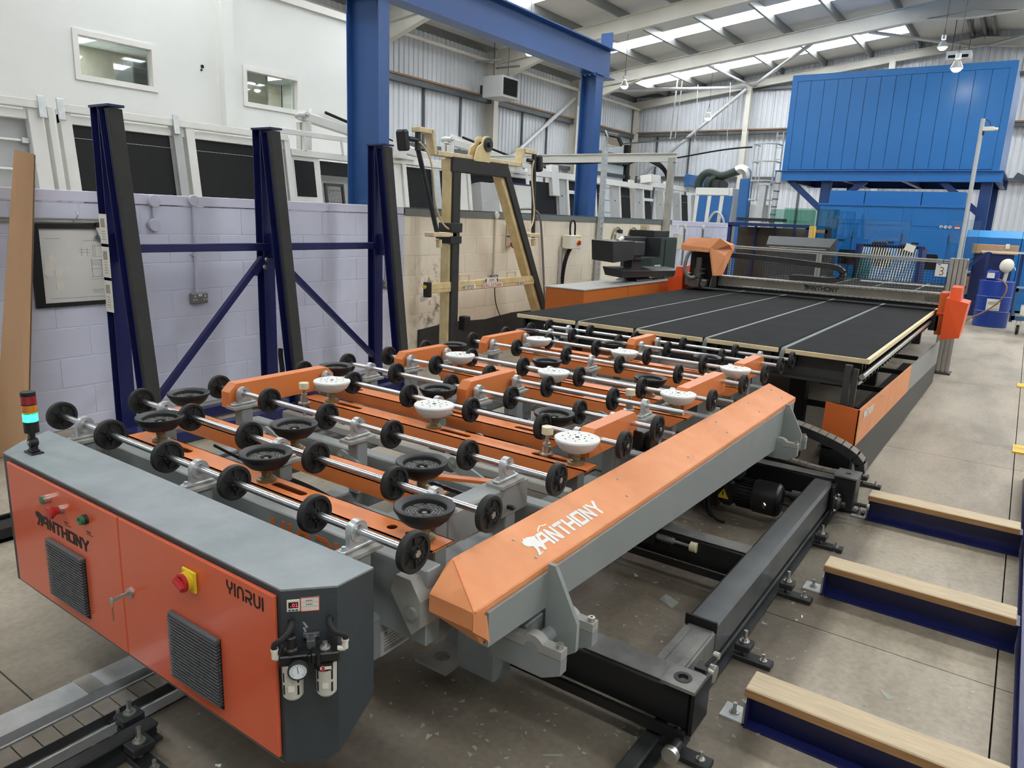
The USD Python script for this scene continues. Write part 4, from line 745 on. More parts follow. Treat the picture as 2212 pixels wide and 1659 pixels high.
for x, y, r, th, lab in ((4.62, 1.62, .05, .8, 'pointed triangular glass shard on the floor below the side beam end'), (4.70, 1.56, .055, .6, 'long three-sided glass shard just right of the pointed one'), (4.86, 1.72, .06, .25, 'narrow glass strip on the floor nearest the rail stop'), (4.70, 1.78, .035, .4, 'small curved glass splinter behind the two triangular shards'), (4.60, 2.95, .06, .7, 'broad glass shard amid crumbs beyond the near cross beam'), (5.52, 2.82, .035, .6, 'small bright glass chip on the bare floor between timber beams'), (5.78, 2.5, .03, .4, 'small glass chip close to the nearest timber top')):
    obj('glass_shard', shard(x, y, r, th, t=.005), 'shard_glass', None, lab, 'broken glass', smooth=False)
# ------------------------------------------------------------------ blue gantry over the block wall
mat('crane_blue', (44, 82, 138), .38, var=.03, scale=2)
cr = thing('gantry_crane', 'tall royal blue steel gantry of two columns and a beam behind the block wall', 'crane frame', (-2.6, 11.5, 0))
obj('column', ibeam((-2.72, 8.16, 0), (-2.72, 8.16, 4.68), .22, .66, (1, 0, 0), tf=.02, tw=.015), 'crane_blue', cr)
obj('column', ibeam((-2.44, 14.35, 0), (-2.44, 14.35, 4.64), .3, .37, (1, 0, 0), tf=.02, tw=.014), 'crane_blue', cr)
obj('cap_plate', B(-2.66, -2.22, 14.17, 14.53, 4.64, 4.665), 'crane_blue', cr); obj('cap_plate', B(-3.05, -2.39, 8.02, 8.3, 4.68, 4.70), 'crane_blue', cr)
obj('bridge_beam', ibeam((-2.48, 7.3, 4.98), (-2.48, 15.15, 4.98), .3, .62, tf=.024, tw=.014), 'crane_blue', cr)
obj('end_stop', J(B(-2.62, -2.34, 14.95, 14.97, 5.29, 5.60), B(-2.49, -2.47, 14.97, 15.1, 5.29, 5.60)), 'crane_blue', cr)
obj('cap_bolt', J([bolt((-2.52+.12*k, 14.17, 4.63), (0, 0, -1), .012, .02) for k in range(3)]), 'zinc', cr)

# ------------------------------------------------------------------ white inclined glass line behind the wall
ln = thing('glass_processing_line', 'long white inclined glass line with black panels behind the block wall', 'glass line', (-3.7, 14, 0))
TL = -.13
def inc(m, x=-3.6):
    m = m.copy(); v = m.vertices.copy(); a = math.atan(TL); z = v[:, 2]-1.75
    m.vertices = np.c_[x+v[:, 0]*math.cos(a)+z*math.sin(a), v[:, 1], 1.75-v[:, 0]*math.sin(a)+z*math.cos(a)]; return m
def lp(nm, x0, x1, y0, y1, z0, z1, mt, label=None, c=.004): return obj(nm, inc(B(x0, x1, y0, y1, z0, z1, c)), mt, ln, label)
lp('bottom_rail', -.06, .02, 1.2, 26, .9, 1.0, 'machine_white')
for y0, y1 in ((1.2, 4.02), (4.25, 7.45)): lp('top_rail', -.02, .05, y0, y1, 2.66, 2.75, 'machine_white'); lp('under_rail', -.06, .0, y0, y1, 2.54, 2.64, 'machine_white')
for y, w in ((3.92, .15), (4.12, .06), (4.25, .13), (5.62, .12), (5.80, .12), (7.22, .12), (7.38, .1)): lp('post', -.08, .04 if w < .13 else .02, y, y+w, .6, 2.70, 'machine_white' if w != .12 or y in (5.80, 7.38) else 'panel_grey')
for y0, y1 in ((4.40, 5.60), (5.93, 7.2)):
    lp('black_panel', -.05, -.035, y0, y1, .9, 2.62, 'black_panel'); lp('panel_seam', -.035, -.03, y0, y1, 2.39, 2.395, 'panel_grey', c=0)
for y in (4.02, 4.22, 5.62): lp('rail_bracket', .05, .07, y, y+.08, 2.56, 2.80, 'galvanised')
lp('grey_panel', -.12, -.10, 1.2, 3.95, .9, 2.62, 'panel_grey')
for z in (2.30, 1.98): lp('cross_rod', -.07, -.045, 1.2, 3.95, z, z+.025, 'trim_white'); lp('rod_clamp', -.09, -.03, 3.84, 3.92, z-.02, z+.04, 'galvanised')
# framed window, cage, white guards
lp('framed_panel', -.04, .0, 7.5, 8.05, .9, 2.50, 'machine_white'); lp('black_panel', .0, .006, 7.55, 7.93, 1.86, 2.40, 'black_panel'); lp('black_panel', -.06, -.05, 8.1, 9.4, 2.22, 2.44, 'black_panel'); lp('top_rail', -.03, .03, 7.5, 9.6, 2.46, 2.56, 'machine_white'); lp('grey_panel', -.3, -.28, 8.05, 9.6, .9, 2.3, 'panel_grey')
cg = obj('mesh_door', inc(J(B(-.02, .01, 8.1, 8.14, 1.4, 2.08), B(-.02, .01, 8.46, 8.5, 1.4, 2.08), B(-.02, .01, 8.1, 8.5, 2.05, 2.09))), 'black_paint', ln)
obj('mesh_wire', inc(J([B(-.006, 0, 8.16+.03*k, 8.164+.03*k, 1.4, 2.06) for k in range(11)], [B(-.006, 0, 8.12, 8.48, z, z+.005) for z in (1.6, 1.8, 1.98)])), 'black_paint', cg)
lp('guard_rail', .02, .05, 7.3, 9.8, 2.76, 2.84, 'machine_white')
for y in (7.75, 8.5, 9.3): lp('guard_post', .02, .05, y, y+.04, 2.55, 2.8, 'machine_white')
# middle and far run
for y0, y1, z1 in ((9.6, 13.9, 2.66), (13.9, 20.5, 2.74), (20.5, 26.2, 2.84)): lp('top_rail', -.04, .05, y0, y1, z1-.14, z1, 'machine_white')
for y0, y1 in ((9.62, 9.9), (11.35, 11.75), (11.8, 11.9)): lp('white_panel', -.06, .0, y0, y1, .9, 2.55, 'machine_white')
for y0, y1 in ((10.0, 11.3), (14.1, 15.2)): lp('black_panel', -.06, -.05, y0, y1, .9, 2.5, 'black_panel')
lp('post', -.04, .04, 9.9, 10.0, .9, 2.6, 'machine_white'); lp('post', -.08, .0, 10.75, 10.95, .9, 2.5, 'galvanised'); lp('black_panel', -.06, -.05, 11.92, 13.95, 2.3, 2.55, 'black_panel')
lp('control_box', -.2, .16, 12.0, 12.6, .9, 2.32, 'panel_grey'); lp('control_box', -.2, .14, 12.62, 13.85, .9, 2.36, 'machine_white'); lp('box_edge', .14, .15, 12.62, 13.85, 2.34, 2.37, 'rack_blue')
y = 15.25; k = 0
while y < 26:
    w = (1.05, .95, 1.15)[k % 3]
    lp('grey_post', -.09, .0, y, y+.34, .6, 2.62, 'panel_grey'); lp('post', -.03, .04, y+.34, y+.42, .6, 2.66, 'machine_white'); lp('black_panel', -.06, -.05, y+.42, y+w, .9, 2.6, 'black_panel')
    if k % 3 == 0: lp('mid_rail', -.02, .03, y+.42, y+w, 2.28, 2.36, 'machine_white')
    else: lp('panel_seam', -.05, -.045, y+.42, y+w, 2.36, 2.366, 'panel_grey', c=0)
    lp('post_bolt', .0, .012, y+.12, y+.15, 2.2, 2.23, 'black_paint', c=0); k += 1; y += w+.42-.42*(k % 2)*.2
for y, z in ((16.4, 2.74), (18.9, 2.74), (21.3, 2.84), (23.2, 2.84)): lp('rail_joint', .03, .08, y, y+.3, z-.16, z+.06, 'machine_white')
lp('white_cover', -.3, .05, 20.4, 21.1, 2.84, 3.06, 'machine_white'); lp('control_box', -.1, .06, 14.9, 15.2, 2.2, 2.9, 'machine_white')
mat('filter_blue', (40, 98, 158), .45, var=.06, scale=3)
obj('blue_fascia', B(-3.7, -3.55, 22.9, 26.3, 2.86, 3.22, .01), 'filter_blue', ln)
# transfer arms above the line
for k, (p0, p1, lab) in enumerate((((-4.2, 8.1, 3.13), (-4.2, 11.2, 2.74), 'sloping white transfer arm left of the big blue column'), ((-4.2, 11.7, 3.12), (-4.2, 15.6, 2.74), 'sloping white transfer arm behind the cream lifting frame'))):
    t = thing('transfer_arm', lab, 'machine arm', (-4.2, p0[1]+.2, 0)); p0, p1 = np.array(p0), np.array(p1)
    obj('arm_beam', bar(p0, p1, .12, .14, c=.01), 'machine_white', t); obj('arm_cover', bar(p0+[-.1, .3, .1], p1+[-.1, -.2, .1], .05, .09), 'trim_white', t); obj('cable_bundle', tube(spline([p0+[.04, .5, .10], (p0+p1)/2+[.04, 0, .1], p1+[.04, -.6, .12]]), .025, 8), 'black_matt', t)
    obj('arm_post', J(B(-4.32, -4.22, p0[1]+.02, p0[1]+.14, .9, 3.03, .006), B(-4.18, -4.08, p0[1]+.02, p0[1]+.14, .9, 3.03, .006)), 'machine_white', t); obj('pivot_pin', J(cyl((-4.3, p0[1]+.03, 3.13), (-4.05, p0[1]+.03, 3.13), .05, 18), cyl((-4.05, p0[1]+.03, 3.13), (-4.0, p0[1]+.03, 3.13), .025, 12)), 'galvanised', t)
    obj('slide_bracket', J(B(-3.7, -3.55, p0[1]+1.6, p0[1]+1.8, 2.6, 2.92, .006), B(-3.66, -3.62, p0[1]+1.3, p0[1]+2.1, 2.6, 2.64)), 'machine_white', t)
# ------------------------------------------------------------------ dark blue A-frame rack against the wall
mat('rack_rubber', (50, 50, 49), .8, var=.12, scale=12)
rk = thing('glass_rack', 'dark blue A-frame glass rack with black rubber facings against the lilac wall', 'glass rack', (.6, 3.87, 0))
UY = (2.62, 3.87, 5.13)
for y in UY:
    p = obj('rear_post', ibeam((.50, y, .08), (.50, y, 2.29), .1, .1, (1, 0, 0), tf=.008, tw=.008), 'rack_blue', rk)
    l = obj('leaning_leg', ibeam((.60, y, 2.27), (.86, y, .10), .1, .09, (1, 0, .1), tf=.008, tw=.008), 'rack_blue', rk); obj('rubber_facing', bar((.66, y, 2.275), (.92, y, .10), .095, .035, (1, 0, .12), .004), 'rack_rubber', l)
    obj('top_plate', B(.44, .69, y-.055, y+.055, 2.285, 2.30), 'rack_blue', rk); obj('gusset', B(.54, .70, y-.006, y+.006, 1.28, 1.48), 'rack_blue', rk); obj('base_beam', B(.40, 1.0, y-.05, y+.05, 0, .09, .004), 'rack_blue', rk)
obj('cross_rail', B(.52, .57, 2.66, 5.1, 1.34, 1.40, .003), 'rack_blue', rk); obj('base_rail', B(.42, .50, 2.62, 5.13, .02, .1, .004), 'rack_blue', rk); obj('base_rail', B(.86, .94, 2.62, 5.13, .02, .1, .004), 'rack_blue', rk)
for y0, z0, y1, z1 in ((3.80, 1.28, 2.72, .14), (3.94, 1.28, 5.05, .30)):
    obj('diagonal_brace', J(bar((.55, y0, z0), (.55, y1, z1), .045, .045, (1, 0, 0)), bar((.55, y0, z0-.02), (.55, y0+.1*np.sign(y1-y0), z0-.12), .06, .055, (1, 0, 0))), 'rack_blue', rk)
obj('brace_bolt', J(bolt((.58, 3.82, 1.27), (1, 0, 0), .014, .012), bolt((.58, 3.80, 1.21), (1, 0, 0), .014, .012)), 'zinc', rk)
for z0, z1 in ((1.40, 1.60), (1.17, 1.38), (.93, 1.15)):
    s = obj('paper_label', B(.4505, .452+.1, 2.5685, 2.57, z0, z1), 'sticker', rk); 
    s2 = obj('label_print', J([B(.47+.008*k, .474+.008*k, 2.568, 2.5685, z1-.09, z1-.03) for k in range(7)], [B(.475, .52, 2.568, 2.5685, z, z+.003) for z in np.arange(z0+.03, z1-.1, .018)]), 'filing_grey', s)
obj('torn_rag', tube(spline([(.75, 3.80, .55), (.78, 3.78, .45), (.80, 3.77, .34), (.8, 3.75, .28)]), .02, 6), 'black_matt', rk)
# ------------------------------------------------------------------ cream lifting frame
mat('lift_cream', (208, 184, 128), .5, var=.1, scale=7, tint=(226, 206, 158)); mat('lift_worn', (216, 198, 158), .6, var=.15, scale=14)
lf = thing('lifting_frame', 'cream steel glass lifting frame with black facing and SWL plate against the cream wall', 'lifting frame', (.5, 7.1, 0))
obj('leg', bar((.47, 6.28, .02), (.47, 6.28, 2.27), .15, .12, (1, 0, 0), .006), 'lift_cream', lf); obj('leg_facing', bar((.545, 6.29, .02), (.545, 6.29, 2.27), .12, .03, (1, 0, 0), .004), 'rack_rubber', lf)
obj('leg', bar((.47, 7.12, 2.27), (.47, 8.42, .02), .15, .12, (1, 0, 0), .006), 'lift_cream', lf); obj('leg_facing', bar((.545, 7.16, 2.27), (.545, 8.46, .02), .10, .03, (1, 0, 0), .004), 'rack_rubber', lf)
obj('head_beam', B(.40, .53, 6.2, 7.2, 2.14, 2.27, .006), 'lift_cream', lf); obj('head_facing', B(.53, .565, 6.2, 7.22, 2.13, 2.285, .008), 'rack_rubber', lf)
obj('cross_bar', J(B(.50, .55, 5.9, 7.9, .86, .965, .004), B(.55, .556, 5.9, 7.9, .905, .912)), 'lift_cream', lf); obj('bar_end', B(.49, .56, 5.84, 5.9, .82, .98, .004), 'black_paint', lf); obj('end_knob', cyl((.52, 5.82, .93), (.52, 5.84, .93), .02, 12), 'yellow_plastic', lf)
def tag_(y, z, w, h, s, mt, th): 
    p = obj('sign_plate', B(.5565, .558, y, y+w, z, z+h), 'sticker', lf); obj('sign_lettering', place(text(s, th, .0006, True), (.558, y+.008, z+(h-th)/2), (0, 1, 0), (0, 0, 1)), mt, p, label='lettering '+s)
tag_(6.42, .872, .245, .045, 'NT 8713', 'print_black', .034); tag_(6.80, .870, .40, .05, 'S.W.L. 3.2 Tonne', 'print_red', .032); tag_(7.48, .868, .19, .042, 'CE 2014', 'print_black', .03)
p = obj('instruction_sign', B(.5565, .558, 6.83, 7.11, .925, .985), 'sticker', lf); obj('sign_arrows', J([prism(affinity.translate(Polygon([(-.025, .01), (0, 0), (.0, .02), (.01, .035), (-.012, .045)]) if s < 0 else Polygon([(.025, .01), (0, 0), (0, .02), (-.01, .035), (.012, .045)]), 6.97+s*.105, .928), 'x', .558, .5586) for s in (-1, 1)], [B(.558, .5586, 6.92, 7.02, z, z+.004) for z in (.94, .952, .964)]), 'print_black', p)
for y in (6.40, 7.32): obj('wire_handle', tube([(.53, y, .965), (.53, y, 1.03), (.53, y+.17, 1.03), (.53, y+.17, .965)], .006, 6), 'lift_cream', lf)
for s, ya, yb, yc, zt, zb_ in ((0, 6.55, 5.95, 5.68, 2.50, 2.30), (1, 6.85, 7.50, 7.80, 2.47, 2.30)):
    obj('top_arm', J(bar((.5, ya, zb_), (.5, yb, zb_), .11, .05, c=.005), bar((.5, yb, zb_-.02), (.5, yb-(.06 if s == 0 else -.04), zt+.02), .11, .05, (0, 1, 0), .005), bar((.5, yb-(.06 if s == 0 else -.04), zt), (.5, yc, zt), .11, .05, c=.005)), 'lift_worn', lf)
    r = obj('stay_rod', J(cyl((.5, yc+.04, zt-.02), (.5, yc+.04, zt-.2), .03, 12), cyl((.5, yc+.05, zt-.2), (.5, (6.06, 7.90)[s], 1.44), .026, 12), cyl((.5, yc-.1, zt-.1), (.5, yc+.06, zt-.1), .025, 10)), 'dark_steel', lf)
    obj('rod_pad', xf(B(.44, .56, -.06, .03, -.1, .1, .02), (0, yc-.16+(.3*s), zt-.12), rx=.15), 'rubber', r); obj('rod_socket', J(cyl((.5, (6.07, 7.91)[s], 1.42), (.5, (6.08, 7.92)[s], 1.34), .032, 14)), 'lift_worn', r)
    obj('rod_bracket', B(.42, .56, (5.92, 7.74)[s], (6.30, 7.98)[s], 1.45, 1.50, .008), 'lift_worn', lf)
    obj('spring_cable', tube(spline([(.54, yc+.02, zt-.12), (.54, yc+.2, zt-.3), (.54, yc+.3, zt-.75), (.54, yc+.42, 1.58), (.54, yc+.62, 1.53)] if s == 0 else [(.54, yc-.02, zt-.1), (.54, yc-.03, zt-.4), (.54, yc-.0, 1.6), (.54, yc-.06, 1.54)]), .010, 6), 'lift_worn', lf)
for k in range(2):
    x = (.46, .56)[k]; obj('lifting_lug', prism(unary_union([Polygon([(6.56, 2.27), (6.62, 2.42), (6.76, 2.5), (6.86, 2.42), (6.84, 2.27)]), Point(6.79, 2.46).buffer(.09)]), 'x', x-.012, x+.012), 'lift_cream', lf)
obj('lug_pin', J(cyl((.42, 6.79, 2.46), (.60, 6.79, 2.46), .03, 16), cyl((.575, 6.79, 2.46), (.59, 6.79, 2.46), .075, 24), cyl((.60, 6.79, 2.46), (.62, 6.79, 2.46), .028, 6)), 'dark_steel', lf)
obj('tape_wrap', J(B(.395, .565, 6.19, 6.38, 1.38, 1.46, .004), bar((.48, 6.285, 1.50), (.48, 6.285, 1.6), .20, .18, (1, 0, .15), .006)), 'dark_steel', lf)
obj('rubber_block', B(.56, .66, 6.36, 6.46, .42, .58, .01), 'rubber', lf)
sk_ = thing('wall_skirting_mat', 'black rubber matting standing along the foot of the cream wall', 'rubber mat', (.02, 7.9, 0)); obj('mat_sheet', prism([(6.3, 0), (6.3, .36), (6.9, .40), (7.6, .37), (8.2, .41), (9.4, .39), (9.4, 0)], 'x', .003, .02), 'rack_rubber', sk_)
# ------------------------------------------------------------------ notice board, conduit, sockets, switches
mat('paper_white', (218, 216, 210), .7, var=.05, scale=5); mat('galv_rail', (168, 166, 156), .5, .2, var=.12); mat('conduit_lilac', (200, 200, 216), .5); mat('socket_grey', (126, 126, 122), .45, .2); mat('pale_plastic', (214, 210, 196), .45); mat('blue_card', (70, 96, 104), .6)
nb = thing('notice_board', 'black framed notice board holding a folded white drawing on the lilac wall', 'notice board', (.02, 2.65, .93))
obj('board_frame', prism(sbox(2.30, .925, 3.06, 1.515).difference(sbox(2.36, .955, 3.035, 1.48)), 'x', .002, .028), 'black_paint', nb)
sheet_ = obj('drawing_sheet', B(.002, .012, 2.36, 3.035, .955, 1.48), 'paper_white', nb)
L_ = []
def ln_(y0, z0, y1, z1, w=.0015): L_.append(bar((.0126, y0, z0), (.0126, y1, z1), .0012, w, (0, -(z1-z0), (y1-y0)) if True else (0, 0, 1)))
for y0, z0, y1, z1 in ((2.72, 1.36, 2.72, 1.28), (2.72, 1.36, 2.82, 1.36), (2.72, 1.28, 2.82, 1.28), (2.735, 1.36, 2.735, 1.28), (2.82, 1.36, 2.82, 1.27), (2.62, 1.33, 2.70, 1.33), (2.62, 1.31, 2.70, 1.31), (2.64, 1.345, 2.64, 1.285), (2.68, 1.345, 2.68, 1.285), (2.70, 1.25, 2.78, 1.25), (2.70, 1.235, 2.78, 1.235), (2.70, 1.22, 2.78, 1.22), (2.705, 1.26, 2.705, 1.13), (2.775, 1.26, 2.775, 1.13), (2.70, 1.19, 2.78, 1.19), (2.70, 1.13, 2.78, 1.13), (2.66, 1.395, 2.80, 1.395), (2.69, 1.115, 2.9, 1.115), (2.40, 1.41, 2.50, 1.41), (2.40, .985, 2.86, .985), (2.70, 1.035, 2.78, 1.035), (2.70, 1.025, 2.78, 1.025), (2.70, 1.015, 2.77, 1.015), (2.83, 1.04, 2.87, 1.04), (2.83, 1.03, 2.87, 1.03)): ln_(y0, z0, y1, z1)
obj('drawing_lines', J(L_), 'filing_grey', sheet_)
for k, (y, z, w, h, a) in enumerate(((2.435, 1.27, .04, .05, .3), (2.41, 1.22, .06, .07, -.1), (2.40, 1.17, .05, .05, .5), (2.47, 1.16, .045, .06, .1), (2.47, 1.08, .045, .06, .05))):
    obj('stuck_label', xf(B(.0125, .0135+.0006*k, -w/2, w/2, -h/2, h/2), (0, y, z), rx=a), 'sticker', nb)
hp = thing('hanging_paper', 'crumpled white paper clipped over a blue card on the notice board', 'paper', (.03, 2.8, 1.27)); 
obj('paper_sheet', prism([(2.745, 1.49), (2.80, 1.50), (2.875, 1.28), (2.875, 1.235), (2.84, 1.232)], 'x', .030, .034), 'paper_white', hp); obj('card', prism([(2.735, 1.42), (2.755, 1.44), (2.83, 1.36), (2.83, 1.335)], 'x', .0285, .030), 'blue_card', hp); obj('bulldog_clip', B(.028, .045, 2.745, 2.785, 1.495, 1.53, .003), 'black_paint', hp)
hr = thing('hanging_rail', 'pale steel rail along the lilac wall above the notice board', 'rail', (.02, 2.2, 1.52)); obj('rail_strip', J(B(.001, .022, .9, 2.97, 1.525, 1.553), B(.001, .03, .9, 2.97, 1.548, 1.553)), 'galv_rail', hr); obj('s_hook', tube(spline([(.03, 2.60, 1.53), (.035, 2.605, 1.55), (.04, 2.615, 1.56), (.045, 2.622, 1.575), (.04, 2.62, 1.595), (.035, 2.61, 1.605)]), .004, 6), 'zinc', hr)
def disc_box(t, y, z, r=.05, mt='conduit_lilac'): return obj('junction_box', J(lathe([(0, 0), (r, 0), (r, .03), (r-.004, .036), (0, .037)], 28, (.004, y, z), (1, 0, 0)), [bolt((.04, y+s*r*.6, z-s*.012), (1, 0, 0), .004, .003) for s in (-1, 1)]), mt, t)
c1 = thing('wall_conduit', 'short lilac painted conduit with a round box at each end left of the socket run', 'conduit', (.02, 3.2, 1.5)); obj('conduit_pipe', cyl((.02, 3.205, 1.54), (.02, 3.205, 1.69), .014, 14), 'conduit_lilac', c1); disc_box(c1, 3.21, 1.70); disc_box(c1, 3.20, 1.515)
c2 = thing('wall_conduit', 'long lilac painted conduit dropping to the grey double socket', 'conduit', (.02, 3.53, .97)); obj('conduit_pipe', cyl((.02, 3.53, .965), (.02, 3.545, 1.70), .014, 14), 'conduit_lilac', c2); disc_box(c2, 3.545, 1.715, .046); obj('saddle_clip', J(B(.003, .006, 3.49, 3.57, 1.27, 1.285), lathe([(.014, -.008), (.018, -.008), (.018, .008), (.014, .008), (.014, -.008)], 14, (.02, 3.53, 1.277))), 'conduit_lilac', c2)
c3 = thing('wall_conduit', 'lilac conduit behind the right rack upright', 'conduit', (.02, 5.78, .98)); obj('conduit_pipe', cyl((.02, 5.77, .965), (.02, 5.77, 1.70), .014, 14), 'conduit_lilac', c3); disc_box(c3, 5.77, 1.70, .045)
c4 = thing('wall_conduit', 'cream conduit dropping to the plugged-in socket behind the lifting frame', 'conduit', (.02, 7.73, .96)); obj('conduit_pipe', cyl((.02, 7.74, .955), (.02, 7.74, 1.70), .014, 14), 'pale_plastic', c4); disc_box(c4, 7.75, 1.70, .046, 'pale_plastic')
def socket(y, z, lab):
    t = thing('double_socket', lab, 'electrical socket', (.02, y, z)); obj('back_box', B(.002, .045, y-.075, y+.075, z-.044, z+.044, .008), 'socket_grey', t)
    for s in (-1, 1): obj('socket_front', J(B(.045, .047, y+s*.045-.006, y+s*.045+.006, z+.008, z+.026), B(.045, .047, y+s*.045-.018, y+s*.045-.006, z-.016, z-.006), B(.045, .047, y+s*.045+.006, y+s*.045+.018, z-.016, z-.006)), 'white_plastic', t)
    obj('rocker', J(B(.045, .049, y-.016, y-.002, z+.016, z+.034), B(.045, .049, y+.002, y+.016, z+.016, z+.034)), 'white_plastic', t); return t
socket(3.545, .918, 'grey metal-clad double socket under the conduit between rack legs'); socket(5.79, .925, 'grey metal-clad double socket behind the right rack upright'); t = socket(7.74, .90, 'grey double socket with a black plug behind the lifting frame')
obj('black_plug', B(.047, .085, 7.68, 7.74, .86, .92, .01), 'black_paint', t); obj('flex', tube(spline([(.07, 7.71, .86), (.06, 7.72, .7), (.05, 7.8, .5), (.04, 7.9, .38)]), .006, 6), 'black_matt', t)
iso = thing('isolator_switch', 'pale isolator box with a red rotary knob over a red socket on the cream wall', 'isolator', (.06, 8.1, 1.45)); obj('isolator_box', B(.002, .10, 8.0, 8.16, 1.44, 1.60, .008), 'pale_plastic', iso); k_ = obj('rotary_plate', lathe([(0, 0), (.04, 0), (.04, .01), (0, .012)], 24, (.06, 8.165, 1.53), (1, .5, 0)), 'yellow_plastic', iso); obj('rotary_knob', lathe([(0, .01), (.028, .01), (.026, .03), (0, .032)], 20, (.06, 8.165, 1.53), (1, .5, 0)), 'red_plastic', k_)
obj('socket_body', J(hull([(.01, 8.0, 1.30), (.01, 8.13, 1.30), (.01, 8.0, 1.43), (.01, 8.13, 1.43), (.09, 8.02, 1.42), (.09, 8.11, 1.42), (.10, 8.03, 1.35), (.1, 8.1, 1.35)])), 'pale_plastic', iso); obj('socket_ring', lathe([(0, 0), (.05, 0), (.055, .03), (.05, .06), (0, .06)], 24, (.085, 8.06, 1.36), (.6, .0, -.8)), 'red_plastic', iso); obj('drop_conduit', cyl((.02, 8.08, 1.6), (.02, 8.08, 1.70), .012, 12), 'pale_plastic', iso); disc_box(iso, 8.09, 1.71, .046, 'pale_plastic')
sw = thing('switch_box', 'white switch box with a red knob on a slotted steel strut by the cream wall', 'switch box', (.1, 9.6, .4)); obj('box_body', B(.03, .17, 9.40, 9.72, 1.26, 1.46, .008), 'white_plastic', sw); k_ = obj('knob_plate', lathe([(0, 0), (.045, 0), (.045, .012), (0, .012)], 4, (.17, 9.62, 1.35), (1, 0, 0)), 'yellow_plastic', sw); obj('switch_knob', J(lathe([(0, .012), (.034, .012), (.034, .03), (0, .03)], 20, (.17, 9.62, 1.35), (1, 0, 0)), B(.2, .22, 9.61, 9.63, 1.325, 1.375, .004)), 'red_plastic', k_)
obj('box_label', B(.17, .171, 9.56, 9.70, 1.42, 1.435), 'yellow_plastic', sw)
obj('slotted_strut', J(prism(sbox(9.36, .3, 9.40, 1.28).difference(unary_union([sbox(9.375, z, 9.385, z+.03) for z in np.arange(.34, 1.25, .06)])), 'x', .05, .055), B(.01, .05, 9.36, 9.365, .3, 1.28)), 'galvanised', sw); obj('cable_trunk', tube(spline([(.1, 9.52, 1.26), (.09, 9.45, 1.15), (.07, 9.41, .95), (.06, 9.42, .4)]), .03, 8), 'black_matt', sw)
obj('cable_loop', tube(spline([(.1, 9.50, 1.46), (.1, 9.49, 1.56), (.09, 9.54, 1.66), (.09, 9.61, 1.66), (.09, 9.65, 1.56), (.09, 9.66, 1.46)]), .014, 8), 'black_matt', sw)
hs = thing('air_hose', 'grey hose hanging over the steel wall capping beside the lifting frame', 'hose', (.05, 8.7, .4)); obj('hose_run', tube(spline([(-.1, 8.2, 1.78), (.02, 8.42, 1.80), (.06, 8.68, 1.74), (.05, 8.78, 1.55), (.04, 8.9, 1.0), (.04, 9.0, .4)], 10), .016, 8), 'socket_grey', hs)
# ------------------------------------------------------------------ posts, cable beam, floodlight
sp = thing('strut_post', 'perforated steel strut post standing at the cream wall with a floodlight on top', 'steel post', (.08, 10.5, 0)); obj('strut', J(prism(sbox(10.44, .0, 10.56, 2.95).difference(unary_union([sbox(10.49, z, 10.51, z+.035) for z in np.arange(.1, 2.9, .08)])), 'x', .07, .075), B(.03, .07, 10.44, 10.446, 0, 2.95), B(.03, .07, 10.554, 10.56, 0, 2.95)), 'galvanised', sp)
fl_ = thing('floodlight', 'small unlit floodlight on the perforated strut post', 'floodlight', (.1, 10.65, 2.85)); obj('lamp_body', xf(B(-.12, .12, -.13, .13, -.04, .04, .02), (.1, 10.68, 2.93), rx=-.5, ry=.2), 'dark_steel', fl_); obj('lamp_lens', xf(B(-.1, .1, -.11, .11, -.045, -.041), (.1, 10.68, 2.93), rx=-.5, ry=.2), 'bowl_grey', fl_); obj('lamp_bracket', J(B(.04, .1, 10.5, 10.7, 2.82, 2.835), tube(spline([(.08, 10.5, 2.95), (.06, 10.46, 3.03), (.05, 10.5, 3.02), (.06, 10.56, 2.95)]), .01, 6)), 'white_paint', fl_)
ca = thing('cable_beam', 'white overhead cable beam on a post crossing above the block wall', 'cable beam', (-1.5, 13.05, 0)); obj('beam', ibeam((.16, 13.05, 2.86), (-4.1, 13.05, 2.86), .1, .16), 'machine_white', ca); obj('post', B(.02, .12, 12.98, 13.1, 0, 2.86, .004), 'galv_rail', ca)
for dz, dy in ((0, 0), (.03, .02), (-.03, -.02)): obj('cable', tube(spline([(-3.9, 13.14+dy, 2.84+dz), (-2.5, 13.14+dy, 2.80+dz), (-1.2, 13.14+dy, 2.83+dz), (-.35, 13.14+dy, 2.80+dz), (-.08, 13.13+dy, 2.62+dz), (.02, 13.12+dy, 2.3), (.04+dz*.4, 13.12, 1.8), (-.06, 13.1, 1.55)], 8), .014, 6), 'black_matt', ca)
